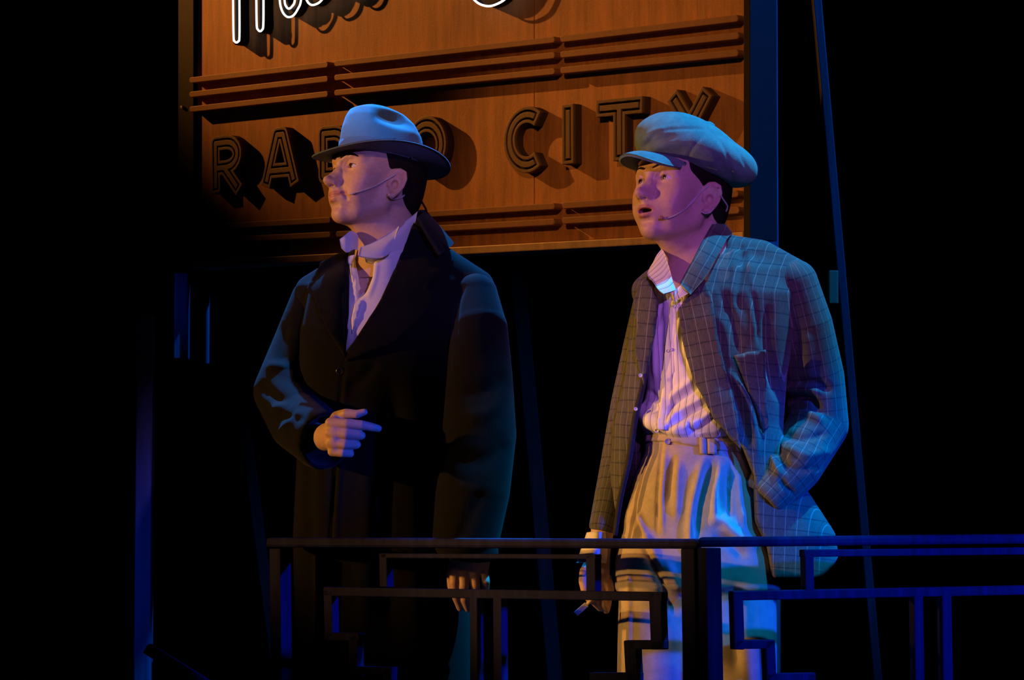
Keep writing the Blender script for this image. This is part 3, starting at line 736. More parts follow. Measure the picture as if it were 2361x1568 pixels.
    g = P.get('gape', 0.0); mz = -0.0450 - g * 0.25; mw = P.get('mouth', 0.0245)
    sm = P.get('smile', 0.0)
    up = lambda t: (t * mw, 0.1062 - 0.0165 * abs(t) ** 1.8, mz + 0.0052 + g * 0.45 - 0.0052 * abs(t) ** 1.5 - (g * 0.45) * abs(t) ** 2 + sm * abs(t) ** 2 - (0.0014 if t == 0 else 0))
    dn = lambda t: (t * mw * 0.92, 0.1040 - 0.0155 * abs(t) ** 1.8, mz - 0.0060 - g * 0.55 + 0.0060 * abs(t) ** 1.7 + (g * 0.55) * abs(t) ** 2 + sm * abs(t) ** 2)
    ts = (-1, -0.66, -0.33, 0, 0.33, 0.66, 1)
    c.put(limb([up(t) for t in ts], [0.0022, 0.0038, 0.0050, 0.0046, 0.0050, 0.0038, 0.0022]), 0.006)
    c.put(limb([dn(t) for t in ts], [0.0022, 0.0044, 0.0058, 0.0062, 0.0058, 0.0044, 0.0022]), 0.006)
    if g > 0.003:
        c.put(ell((0, 0.1050, mz - 0.0002), (mw * 0.74, 0.026, 0.0022 + g * 0.50)), 0.003, 's')
    else:
        c.put(limb([(t * mw * 1.02, 0.1128 - 0.0185 * abs(t) ** 1.8, mz + sm * abs(t) ** 2 - 0.0006) for t in ts], [0.0012, 0.0023, 0.0027, 0.0030, 0.0027, 0.0023, 0.0012]), 0.002, 's')
    def crease(s):
        c.put(limb([(s * 0.0175, 0.1040, -0.0165), (s * 0.0275, 0.0980, -0.032), (s * 0.0330, 0.0900, -0.050 + jz * 0.4)], [0.0035, 0.0036, 0.0025]), 0.010 if not P.get('crease') else 0.007, 's') if P.get('crease') else None
    mir(crease)
    c.put(limb([(-0.012, 0.1015, -0.0655 + jz * 0.6 - g * 0.5), (0.012, 0.1015, -0.0655 + jz * 0.6 - g * 0.5)], [0.004, 0.004]), 0.010, 's')
    c.put(limb([(0, 0.1135, -0.0285), (0, 0.1130, -0.0365)], [0.0024, 0.0024]), 0.004, 's')
    def ear(s):
        q = lambda y, z, o=0.0: (s * (0.0745 * wd_ + o - 0.55 * (y - 0.004)), 0.004 + y - 0.16 * z, -0.007 + z)
        c.put(ell(q(-0.003, 0.003, -0.0015), (0.0056, 0.0165, 0.0285), rot('Z', s * 28.8)), 0.004)
        c.put(limb([q(0.009, 0.001), q(0.012, 0.016), q(0.007, 0.0275), q(-0.004, 0.0315), q(-0.0145, 0.026), q(-0.0185, 0.012), q(-0.0165, -0.004), q(-0.0100, -0.018), q(-0.002, -0.0275), q(0.0045, -0.0275)],
                   [0.0028, 0.0030, 0.0031, 0.0033, 0.0034, 0.0033, 0.0032, 0.0036, 0.0056, 0.0052]), 0.0035)
        c.put(limb([q(-0.001, 0.020, 0.001), q(-0.0095, 0.008, 0.001), q(-0.0085, -0.008, 0.001), q(-0.001, -0.0165, 0.001)], [0.0022, 0.0028, 0.0027, 0.0028]), 0.003)
        c.put(ell(q(0.0005, -0.003, 0.0040), (0.0085, 0.0066, 0.0090)), 0.003, 's')
        c.put(limb([q(0.002, 0.0250, 0.0058), q(-0.0095, 0.0205, 0.0058), q(-0.0138, 0.010, 0.0058), q(-0.0130, -0.004, 0.0058), q(-0.0085, -0.015, 0.0055)], [0.0022, 0.0026, 0.0026, 0.0025, 0.0018]), 0.002, 's')
        c.put(ell(q(0.0105, -0.0045, 0.001), (0.004, 0.0038, 0.0052)), 0.003)
    mir(ear)
    lips = np.array([up(t) for t in ts] + [dn(t) for t in ts])
    return c, lips
def skin_tint(V, lips, tone=(0.60, 0.40, 0.32), gape=False):
    col = np.tile(np.array([*tone, 1.0]), (len(V), 1))
    def mixc(m, c): col[:, :3] = col[:, :3] * (1 - m[:, None]) + np.array(c) * m[:, None]
    for s in (-1, 1):
        d = np.linalg.norm((V - [s * 0.045, 0.07, -0.02]) / [0.03, 0.03, 0.025], axis=1); mixc(0.35 * np.clip(1.2 - d, 0, 1), (0.62, 0.33, 0.27))
        d = np.linalg.norm((V - [s * 0.08, -0.01, 0]) / [0.03, 0.03, 0.04], axis=1); mixc(0.4 * np.clip(1.2 - d, 0, 1), (0.62, 0.31, 0.25))
    d = np.full(len(V), 9.0)
    for L in (lips[:7], lips[7:]):
        for a, b in zip(L[:-1], L[1:]):
            v = b - a; t = np.clip(((V - a) @ v) / (v @ v), 0, 1); d = np.minimum(d, np.linalg.norm(V - a - t[:, None] * v, axis=1))
    m = np.clip((0.0078 - d) / 0.002, 0, 1) * (V[:, 1] > 0.07); mixc(0.7 * m, (0.42, 0.13, 0.12))
    inner = (V[:, 1] < 0.1015) & (np.abs(V[:, 0]) < 0.018) & (V[:, 1] > 0.06) & (np.abs(V[:, 2] + 0.0465) < 0.009) & (d > 0.0045); mixc(inner.astype(float) * 0.95 * gape, (0.05, 0.012, 0.012))
    return col
def eye_mesh(c, r, gaze, to, parent):
    n, m = 40, 28; V = []; gz = Vector(gaze).normalized(); q = gz.to_track_quat('Z', 'Y').to_matrix()
    for i in range(m + 1):
        a = math.pi * i / m
        for k in range(n): V.append(np.array(q @ Vector((math.sin(a) * math.cos(2 * math.pi * k / n), math.sin(a) * math.sin(2 * math.pi * k / n), math.cos(a)))))
    V = np.array(V); Q = np.array([(i * n + k, (i + 1) * n + k, (i + 1) * n + (k + 1) % n, i * n + (k + 1) % n) for i in range(m) for k in range(n)])
    ang = np.degrees(np.arccos(np.clip(V @ np.array(gz), -1, 1))); col = np.ones((len(V), 4)); col[:, :3] = (0.72, 0.68, 0.64)
    col[ang < 31, :3] = (0.10, 0.06, 0.03); col[ang < 13.5, :3] = (0.004, 0.004, 0.004)
    mesh_obj('eye', to(np.array(c) + V * r * (1 + 0.06 * (ang < 33))[:, None]), [Q], MT['eye'], parent, attrs={'tint': col})
def eyebrow(VQ, pts, rad, to, parent):
    """pts: (x, z) along the brow; laid on the skin"""
    t = BVHTree.FromPolygons(VQ[0].tolist(), VQ[1].tolist()); P3 = []
    for x, z in pts:
        h = t.ray_cast(Vector((x, 0.3, z)), Vector((0, -1, 0)))[0]; P3.append((x, h[1] - 0.0004, z))
    P3 = catmull(np.array(P3), 4); rr_ = np.interp(np.linspace(0, 1, len(P3)), np.linspace(0, 1, len(rad)), rad)
    pr = limb(P3, rr_, ((0, 1, 0), 1.5)); lo, hi = bounds([pr], 0.006); c = Clay(lo, hi, 0.0011); c.put(pr); V, Q = c.mesh(1)
    mesh_obj('eyebrow', to(V), [Q], MT['hair'], parent)
def merge(parts):
    V = np.concatenate([p[0] for p in parts]); Q = []; b = 0
    for p in parts: Q.append(p[1] + b); b += len(p[0])
    return V, np.concatenate(Q), np.concatenate([p[2] for p in parts])
def flesh(V, tone=(0.60, 0.40, 0.32)): return np.tile(np.array([*tone, 1.0]), (len(V), 1))
def sculpt(prims, h, smooth=1, pad=0.012):
    """prims: list of (prim, k) or (prim, k, op)"""
    lo, hi = bounds([p[0] for p in prims if len(p) < 3 or p[2] == 'u'], pad); c = Clay(lo, hi, h)
    for p in prims: c.put(*p)
    return c.mesh(smooth)
def button(name, p, nrm_, r, mat, parent, th=0.003):
    n = Vector(nrm_).normalized(); q = n.to_track_quat('Z', 'Y').to_matrix(); V = []; k = 16
    prof = ((0.0, 0.55), (0.55, 0.5), (0.72, 0.9), (0.95, 0.85), (1.0, 0.4), (1.0, 0.0))
    for rr_, zz in prof:
        for i in range(k): V.append(np.array(p) + np.array(q @ Vector((rr_ * r * math.cos(6.2832 * i / k), rr_ * r * math.sin(6.2832 * i / k), zz * th))))
    Q = [(a * k + i, a * k + (i + 1) % k, (a + 1) * k + (i + 1) % k, (a + 1) * k + i) for a in range(len(prof) - 1) for i in range(k)]
    return mesh_obj(name, V, [tuple(x[::-1]) for x in Q], mat, parent)
class Man:
    def __init__(s, D): s.D = D; s.s = F / D
    def P(s, x, y, dy=0.0): return at(x, y, s.D + dy)
    def r(s, px): return px / s.s
    def limb(s, pts, **kw):
        """pts: (px, py, dy, radius px)"""
        return limb([s.P(x, y, d) for x, y, d, _ in pts], [s.r(q[3]) for q in pts], **kw)
    def ell(s, x, y, dy, rx, ry, rz, R=None): return ell(s.P(x, y, dy), (s.r(rx), s.r(rz), s.r(ry)), R)
    def loft(s, rows, n=2.3):
        """rows: (py, xl, xr, dy of the centre, depth radius in px)"""
        out = []
        for y, a, b, dy, rd in rows:
            p = s.P((a + b) / 2, y, dy); out.append((p[2], p[0], p[1], s.r((b - a) / 2), s.r(rd)))
        return loft(out, n)
    def prism(s, poly, dy, y0, y1):
        return prism([s.P(x, y, dy)[[0, 2]] for x, y in poly], CAM[1] + s.D + y0, CAM[1] + s.D + y1)

# ------------------------------------------------------------------ man in the fedora and overcoat
def ring_sheet(name, rin, rout, zf, to, mat, parent, thick=0.0032, nr=9, na=96):
    """annular sheet (hat brim) between two ellipses; zf(t, angle) gives the height"""
    A = np.linspace(0, 2 * math.pi, na, endpoint=False); V = []
    for i in range(nr):
        t = i / (nr - 1)
        for a in A:
            rx = rin[0] + (rout[0] - rin[0]) * t; ry = rin[1] + (rout[1] - rin[1]) * t
            V.append((rx * math.sin(a), ry * math.cos(a), zf(t, a)))
    V = np.array(V); I = np.arange(nr * na).reshape(nr, na); J = np.roll(I, -1, 1); nv = len(V)
    Q = np.stack([I[:-1], I[1:], J[1:], J[:-1]], -1).reshape(-1, 4)
    N = vnormals(V, [Q]); N[N[:, 2] < 0] *= -1
    R1 = np.stack([I[-1], J[-1], J[-1] + nv, I[-1] + nv], -1); R2 = np.stack([I[0], J[0], J[0] + nv, I[0] + nv], -1)
    VV = np.concatenate([V - N * thick / 2, V + N * thick / 2])
    return mesh_obj(name, to(VV), [np.concatenate([Q, Q[:, ::-1] + nv, R1, R2[:, ::-1]])], mat, parent)
def left_man():
    m = Man(6.70); P = m.P
    man = empty('person', (*P(880, 1400)[:2], 0.0), 'man in grey fedora and black overcoat, standing with one fist raised', 'person', 'men behind the railing')
    # head, neck and chest
    to, inv = frame(869, 430, m.D, 55, 9, 4, 1.05)
    sk = 1.05
    neck = [((0, -0.022, -0.03), tuple(inv(P(893, 560, 0.01))), 0.054, 0.058), (tuple(inv(P(893, 560, 0.01))), tuple(inv(P(895, 640, 0.02))), 0.060, 0.085)]
    c, lips = head_clay(dict(open=0.0040, lid=-0.0006, smile=0.0045, crease=True, nose=0.003, mouth=0.0265, jaw=0.0), neck)
    V, Q = c.mesh(1); tint = skin_tint(V, lips, (0.58, 0.38, 0.30)); hv = to(V); hq = Q
    # hands
    f = lambda *a, **k: (m.limb(list(a), **k), 0.006)
    d0 = -0.30
    fist = [(m.ell(772, 1003, d0 + 0.015, 21, 47, 30), 0.0), (m.ell(792, 1003, d0 + 0.035, 34, 44, 22), 0.012), f((776, 1004, d0 + 0.03, 34), (742, 1010, d0 + 0.09, 30), (700, 1000, d0 + 0.17, 30)),
            f((762, 976, d0, 12.5), (800, 977, d0 - 0.014, 11), (834, 980, d0 - 0.012, 10.6), (858, 985, d0 - 0.006, 9.4), (872, 988, d0 + 0.001, 7.8)),
            f((760, 998, d0, 12), (798, 1001, d0 - 0.013, 11), (830, 1004, d0 - 0.008, 10.2), (833, 1004, d0 + 0.012, 9.5), (812, 1003, d0 + 0.03, 8.5)),
            f((761, 1021, d0 + 0.002, 11), (795, 1025, d0 - 0.010, 10.2), (820, 1026, d0 - 0.004, 9.4), (823, 1025, d0 + 0.014, 8.8), (803, 1024, d0 + 0.03, 8)),
            f((766, 1042, d0 + 0.006, 10), (790, 1045, d0 - 0.004, 9.2), (807, 1046, d0, 8.6), (808, 1045, d0 + 0.016, 8), (792, 1044, d0 + 0.028, 7.2)),
            f((778, 962, d0 + 0.02, 14), (798, 954, d0 + 0.004, 11.5), (822, 955, d0 - 0.004, 9.6), (840, 950, d0 - 0.005, 7.4))]
    fist = [(p[0], min(p[1], 0.0055)) for p in fist]; fist[1] = (fist[1][0], 0.012)
    V1, Q1 = sculpt(fist, 0.0016)
    d1 = -0.15
    hang = [(m.ell(1082, 1300, d1, 46, 38, 17), 0.0), (m.limb([(1085, 1290, d1, 34), (1088, 1240, d1, 30), (1088, 1180, d1, 32)], flat=((0, 1, 0), 1.25)), 0.012),
            f((1048, 1315, d1 - 0.008, 12), (1048, 1345, d1 - 0.018, 11), (1052, 1376, d1 - 0.012, 10), (1061, 1402, d1, 8)),
            f((1069, 1320, d1 - 0.012, 12), (1070, 1352, d1 - 0.022, 11), (1072, 1382, d1 - 0.014, 10), (1078, 1404, d1, 8)),
            f((1092, 1320, d1 - 0.010, 11.5), (1096, 1352, d1 - 0.020, 10.5), (1097, 1380, d1 - 0.010, 9.5), (1096, 1398, d1 + 0.004, 7.8)),
            f((1115, 1316, d1 - 0.004, 10.5), (1120, 1341, d1 - 0.014, 9.4), (1119, 1361, d1 - 0.002, 8.6), (1114, 1372, d1 + 0.012, 7)),
            f((1052, 1296, d1 + 0.012, 13), (1040, 1324, d1 + 0.02, 11), (1041, 1352, d1 + 0.018, 9.5), (1046, 1372, d1 + 0.012, 7.5))]
    hang = [(p[0], 0.0055 if i > 1 else p[1]) for i, p in enumerate(hang)]
    V2, Q2 = sculpt(hang, 0.0017)
    # the rest of the body, under the clothes
    low = [(m.loft([(640, 780, 1020, 0.01, 60), (760, 740, 1050, 0.01, 90), (1000, 740, 1030, 0.01, 90), (1250, 740, 1040, 0.01, 95)]), 0), (m.limb([(895, 640, 0.02, 60), (900, 720, 0.02, 80)]), 0.05),
           (m.limb([(730, 700, 0.07, 36), (662, 900, 0.02, 34), (735, 1008, -0.19, 28)]), 0.04), (m.limb([(1080, 700, -0.05, 38), (1105, 960, -0.13, 36), (1088, 1200, -0.15, 30)]), 0.04),
           (m.limb([(830, 1240, 0.02, 80), (825, 1700, 0.0, 58), (830, 2080, 0.04, 40), (800, 2120, -0.04, 34)]), 0.04), (m.limb([(960, 1240, -0.02, 80), (985, 1700, -0.04, 58), (990, 2080, 0.0, 40), (960, 2120, -0.08, 34)]), 0.04)]
    V3, Q3 = sculpt(low, 0.011)
    BV, BQ, BT = merge([(hv, hq, tint), (V1, Q1, flesh(V1)), (V2, Q2, flesh(V2)), (V3, Q3, flesh(V3))])
    body = mesh_obj('body', BV, [BQ], MT['skin'], man, attrs={'tint': BT}); body['label'] = 'bare face, neck and hands'
    for s in (-1, 1):
        eye_mesh((s * 0.032, 0.0755, 0.0212), 0.0122, (0.05, 1.0, -0.02), to, body)
        eyebrow((V, Q), [(s * 0.010, 0.0385), (s * 0.024, 0.0435), (s * 0.040, 0.0430), (s * 0.050, 0.0385)], [0.0026, 0.0036, 0.0032, 0.0016], to, body)
        mesh_lash(to, s, 0.0036 - 0.0006, body)
    # hair
    hr = [(ell((0, -0.012, 0.046), (0.0785, 0.1000, 0.086)), 0), (ell((0, -0.055, -0.012), (0.060, 0.046, 0.058)), 0.03)]
    def cut(y0, y1, z0, z1):
        return (lambda X, Y, Z: np.maximum(np.maximum(y0 - Y, Y - y1), np.maximum(z0 - Z, Z - z1)) + 0 * X), np.array([-0.12, y0, z0]), np.array([0.12, y1, z1])
    hr += [(cut(0.036, 0.2, -0.2, 0.3), 0.006, 's'), (cut(-0.026, 0.2, -0.2, 0.020), 0.006, 's'), (cut(-0.2, 0.2, -0.3, -0.062), 0.008, 's')]
    Vh, Qh = sculpt(hr, 0.0025, 2)
    mesh_obj('hair', to(Vh), [Qh], MT['hair'], man)
    # fedora
    ho, hinv = frame(880, 372, m.D, 57, 8.5, 5, 1.0)
    zz = [0, 0.03, 0.062, 0.088, 0.106, 0.118]; cy = [0, 0.002, 0.006, 0.012, 0.020, 0.028]; ry = [0.1, 0.0985, 0.093, 0.082, 0.066, 0.040]; rx = [0.081, 0.079, 0.073, 0.063, 0.049, 0.028]
    cr = [(loft(list(zip(zz, [0] * 6, cy, rx, ry)), 2.1), 0), (limb([(0, 0.07, 0.128), (0, -0.05, 0.110)], [0.014, 0.018]), 0.022, 's')]
    for s in (-1, 1): cr.append((ell((s * 0.074, 0.012, 0.088), (0.032, 0.046, 0.019)), 0.022, 's'))
    Vc, Qc = sculpt(cr, 0.0026, 4, 0.02)
    hat = mesh_obj('fedora', ho(Vc), [Qc], MT['felt'], man); hat['label'] = 'grey felt fedora with pinched crown'
    zf = lambda t, a: 0.001 + t ** 1.6 * (0.014 * math.sin(a) ** 2 - 0.016 * max(0, math.cos(a)) ** 2 - 0.004 * max(0, -math.cos(a)) ** 2) + 0.003 * t * (1 - t)
    ring_sheet('brim', (0.074, 0.093), (0.142, 0.158), zf, ho, MT['felt'], hat)
    B = []; na = 72; zb = (0.002, 0.010, 0.020, 0.030)
    for z in zb:
        for k in range(na):
            a = 2 * math.pi * k / na; B.append((np.interp(z, zz, rx) * 1.012 * math.sin(a) + 0.0012 * math.sin(a), np.interp(z, zz, cy) + (np.interp(z, zz, ry) * 1.012 + 0.0012) * math.cos(a), z))
    Qb = [(i * na + k, (i + 1) * na + k, (i + 1) * na + (k + 1) % na, i * na + (k + 1) % na) for i in range(3) for k in range(na)]
    mesh_obj('hat_band', ho(np.array(B)), [np.array(Qb)], MT['ribbon'], hat).modifiers.new('solid', 'SOLIDIFY').thickness = 0.002
    sheet('bow', [[ho((-0.0835 + 0.003 * abs(i - 1) , -0.03 + 0.016 * i, z + (0.004 * (i - 1)))) for z in (0.003, 0.014, 0.026)] for i in range(4)], MT['ribbon'], hat, 0.003, (4, 4))
    # overcoat
    C = [(585, 850, 990, 0.03, 60), (612, 800, 1030, 0.02, 88), (655, 715, 1100, 0.01, 112), (760, 692, 1092, 0, 132), (900, 688, 1070, 0, 140), (1050, 685, 1055, 0, 142), (1240, 676, 1055, 0, 150), (1400, 680, 1085, 0, 160), (1930, 690, 1130, 0, 175)]
    ct = [(m.loft(C), 0), (m.limb([(905, 600, 0.03, 50), (800, 630, 0.04, 46), (720, 672, 0.05, 40)]), 0.03), (m.limb([(915, 590, 0.03, 50), (1000, 605, 0.0, 48), (1095, 665, -0.03, 46)]), 0.03),
          (m.loft([(560, 880, 1000, 0.02, 60), (600, 880, 1010, 0.02, 62)]), 0.02)]
    ct += [(m.prism([(797, 540), (870, 520), (962, 480), (975, 470), (962, 530), (925, 612), (885, 700), (835, 778), (799, 832), (794, 760), (797, 650)], -0.12, -0.35, -0.015), 0.004, 's'),
           (limb([P(888, 470, 0.01), P(893, 620, 0.015)], [m.r(68), m.r(72)]), 0.004, 's')]
    Vt, Qt = sculpt(ct, 0.0048, 2)
    Vt = folds(Vt, Qt, [([(795, 832), (786, 900), (772, 1100), (760, 1300), (752, 1568)], 5, -7), ([(803, 832), (795, 900), (782, 1100), (771, 1300), (764, 1568)], 7, 4),
                        ([(900, 850), (905, 1000), (890, 1200), (900, 1500)], 22, -9), ([(960, 900), (955, 1100), (960, 1500)], 24, 9), ([(850, 900), (848, 1100), (836, 1500)], 20, 6),
                        ([(720, 900), (712, 1100), (715, 1500)], 16, -7), ([(1000, 760), (990, 860), (985, 960)], 18, -6), ([(870, 830), (840, 870), (800, 900)], 14, -5)], m.s)
    coat = mesh_obj('overcoat', Vt, [Qt], MT['coat'], man); coat['label'] = 'long black wool overcoat'
    su = Surface((Vt, Qt))
    patch('lapel', [(804, 575), (765, 592), (738, 607), (724, 640), (712, 668), (728, 688), (734, 715), (757, 765), (797, 828), (799, 760), (802, 680), (802, 620)], su, MT['coat'], coat, 0.004, 0.006, 8, tol=0.07)
    patch('lapel', [(954, 515), (1000, 545), (1035, 575), (1046, 612), (1008, 648), (988, 664), (1004, 690), (968, 745), (905, 795), (799, 834), (796, 821), (831, 766), (878, 692), (918, 606)], su, MT['coat'], coat, 0.004, 0.006, 8, tol=0.07)
    sheet('collar', [[P(x, y, d) for x, y, d in row] for row in
                     ([(962, 505, -0.06), (972, 492, -0.01), (978, 486, 0.05), (940, 490, 0.11), (880, 510, 0.12)],
                      [(985, 545, -0.075), (1000, 528, -0.02), (1008, 520, 0.06), (960, 520, 0.13), (880, 540, 0.14)],
                      [(1012, 590, -0.08), (1035, 572, -0.02), (1040, 560, 0.06), (970, 570, 0.14), (880, 590, 0.15)])], MT['coat'], coat, 0.006)
    h = su.hit(784, 856); button('button', h, CAM - h, 0.009, MT['dark_button'], coat)
    # sleeves
    s1 = [(m.limb([(716, 690, 0.07, 46), (686, 790, 0.055, 56), (648, 903, 0.0, 64), (690, 972, -0.09, 70), (742, 1014, -0.205, 67)]), 0), (m.limb([(748, 1016, -0.215, 54), (774, 1026, -0.285, 60)]), 0.016, 's')]
    V4, Q4 = sculpt(s1, 0.004, 2)
    V4 = folds(V4, Q4, [([(598, 880), (640, 918), (690, 934)], 13, -10), ([(612, 846), (650, 850), (690, 868)], 14, 9), ([(620, 960), (655, 930), (690, 936)], 12, 8), ([(600, 930), (640, 956), (700, 965)], 10, -7), ([(640, 1005), (675, 965), (700, 950)], 9, 7),
                        ([(660, 740), (650, 800), (655, 840)], 12, -6), ([(690, 1060), (720, 1010), (745, 980)], 12, -5)], m.s)
    mesh_obj('sleeve', V4, [Q4], MT['coat'], coat)
    s2 = [(m.limb([(1096, 682, -0.05, 52), (1104, 760, -0.085, 66), (1106, 870, -0.11, 75), (1105, 1000, -0.13, 84), (1090, 1130, -0.145, 84), (1075, 1235, -0.15, 76), (1086, 1278, -0.15, 62)]), 0),
          (m.limb([(1088, 1290, -0.15, 50), (1094, 1330, -0.15, 56)]), 0.01, 's'), (m.prism([(1000, 1283), (1030, 1287), (1090, 1300), (1155, 1318), (1160, 1420), (1000, 1420)], -0.15, -0.4, 0.1), 0.004, 's')]
    V5, Q5 = sculpt(s2, 0.004, 2)
    V5 = folds(V5, Q5, [([(1070, 650), (1052, 700), (1046, 780)], 9, -6), ([(1170, 860), (1120, 900), (1060, 905)], 18, -8), ([(1180, 900), (1130, 950), (1070, 960)], 18, 7), ([(1180, 1020), (1120, 1060), (1050, 1060)], 20, -6), ([(1130, 720), (1128, 820)], 18, -4), ([(1120, 1120), (1080, 1200), (1050, 1260)], 16, -5)], m.s)
    mesh_obj('sleeve', V5, [Q5], MT['coat'], coat)
    # white shirt
    S = [(y, a + 14, b - 14, dy, rd - 16) for y, a, b, dy, rd in C if 600 < y < 1300]
    sh = [(m.loft(S), 0), (m.limb([(886, 606, -0.018, 62), (884, 665, -0.028, 80)]), 0.02), (m.prism([(812, 520), (900, 520), (884, 572), (862, 592), (860, 640), (846, 672), (827, 696), (822, 640), (816, 600)], -0.09, -0.35, 0.0), 0.004, 's'), (limb([P(888, 480, 0.0), P(888, 552, 0.0)], [m.r(60), m.r(58)]), 0.003, 's')]
    Vs, Qs = sculpt(sh, 0.0032, 1)
    Vs = folds(Vs, Qs, [([(812, 800), (816, 740), (826, 690)], 4, -4), ([(838, 680), (826, 720), (816, 760)], 5, 4), ([(870, 600), (862, 650), (846, 690)], 6, 3)], m.s)
    shirt = mesh_obj('shirt', Vs, [Qs], MT['shirt'], man, attrs={'pat': Vs[:, [0, 2, 1]]}); shirt['label'] = 'white shirt with open collar'
    sheet('collar', [[P(*q) for q in row] for row in
                     ([(832, 571, -0.096), (856, 562, -0.090), (890, 543, -0.074), (921, 521, -0.045)],
                      [(829, 581, -0.108), (856, 578, -0.107), (889, 566, -0.098), (912, 546, -0.078)],
                      [(827, 592, -0.116), (853, 596, -0.118), (882, 594, -0.112), (901, 582, -0.098)])], MT['shirt'], shirt, 0.003)
    sheet('collar_stand', [[P(*q) for q in row] for row in
                     ([(838, 577, -0.078), (872, 560, -0.070), (908, 532, -0.052), (938, 508, -0.030), (962, 488, 0.0)],
                      [(840, 592, -0.088), (872, 582, -0.086), (906, 560, -0.070), (933, 534, -0.046), (958, 506, -0.012)],
                      [(844, 604, -0.078), (870, 612, -0.074), (900, 606, -0.066), (928, 580, -0.052), (954, 536, -0.020)])], MT['shirt'], shirt, 0.003)
    sheet('collar', [[P(*q) for q in row] for row in
                     ([(783, 553, -0.078), (795, 543, -0.074), (808, 533, -0.056), (824, 540, -0.030)],
                      [(785, 563, -0.085), (800, 560, -0.082), (814, 553, -0.066), (825, 556, -0.040)],
                      [(788, 573, -0.088), (800, 582, -0.088), (814, 576, -0.074), (824, 576, -0.050)])], MT['shirt'], shirt, 0.003)
    ss = Surface((Vs, Qs))
    patch('placket', [(852, 598), (868, 590), (862, 640), (846, 680), (832, 705), (822, 745), (812, 770), (811, 738), (818, 700), (838, 660), (854, 632)], ss, MT['shirt'], shirt, 0.003, 0.003, 5)
    patch('placket', [(800, 592), (818, 588), (824, 640), (828, 672), (822, 684), (808, 640)], ss, MT['shirt'], shirt, 0.003, 0.003, 5)
    h = ss.hit(822, 736); button('button', h, CAM - h, 0.0045, MT['pearl'], shirt, 0.002)
    # trousers and shoes
    V6, Q6 = sculpt([(m.limb([(830, 1240, 0.02, 92), (825, 1700, 0.0, 74), (832, 2095, 0.04, 62)]), 0), (m.limb([(960, 1240, -0.02, 92), (985, 1700, -0.04, 74), (990, 2095, 0.0, 62)]), 0.02)], 0.009)
    mesh_obj('trousers', V6, [Q6], MT['blacktrouser'], man)
    for x, d in ((832, 0.02), (990, -0.02)): shoe(m, x, d, man)
    # headset microphone
    sf = Surface((hv, hq))
    def on(x, y, o=0.003):
        p = sf.hit(x, y); w = CAM - p; return p + w / np.linalg.norm(w) * o
    mic = tube('headset_microphone', [on(912, 402), on(898, 410), on(884, 418), on(868, 427), on(850, 435), on(832, 441, 0.004), on(820, 444, 0.005)], 0.0020, MT['mic'], man)
    mic['label'] = 'thin beige microphone boom along the cheek'
    tube('boom_tip', [on(820, 444, 0.005), on(812, 446, 0.006), on(806, 447, 0.007)], [0.0022, 0.0028, 0.0022], MT['mic'], mic)
    tube('ear_loop', [on(897, 446), on(901, 456, 0.002), on(912, 459, 0.002), on(926, 455, 0.002), on(936, 446, 0.003)], 0.0019, MT['mic'], mic)
    tube('cable_loop', [to((-0.045, -0.085, -0.02)), to((-0.044, -0.100, -0.036)), to((-0.040, -0.104, -0.050)), to((-0.036, -0.094, -0.060)), to((-0.034, -0.080, -0.058))], 0.0025, MT['hair'], mic)
    return man
def mesh_lash(to, s, half_open, parent, ez=0.0209):
    ts = np.linspace(-1, 1, 7)
    pts = [(s * (0.0325 + 0.0128 * t), 0.0885 - 0.004 * max(0, t) - 0.0045 * abs(t) ** 2, ez + half_open * math.sqrt(max(0.02, 1 - t * t)) + 0.0006) for t in ts]
    tube('eyelash', to(np.array(pts)), [0.0006, 0.0013, 0.0015, 0.0014, 0.0007], MT['lash'], parent, n=6, sub=3)
def shoe(m, x, d, parent):
    g = m.P(x, 1800, d); z = lambda dx, dy, dz: (g[0] + dx, g[1] + dy, dz)
    V, Q = sculpt([(limb([z(0.0, 0.06, 0.045), z(-0.03, -0.05, 0.04), z(-0.06, -0.14, 0.032)], [0.042, 0.045, 0.038]), 0), (limb([z(0, 0.05, 0.06), z(0, 0.05, 0.12)], [0.042, 0.045]), 0.02),
                   (half((0, 0, 0.003), (0, 0, 1), z(-0.3, -0.3, -0.1), z(0.3, 0.3, 0.05)), 0.0, 's')], 0.006, 1)
    mesh_obj('shoe', V, [Q], MT['leather'], parent)
left_man()

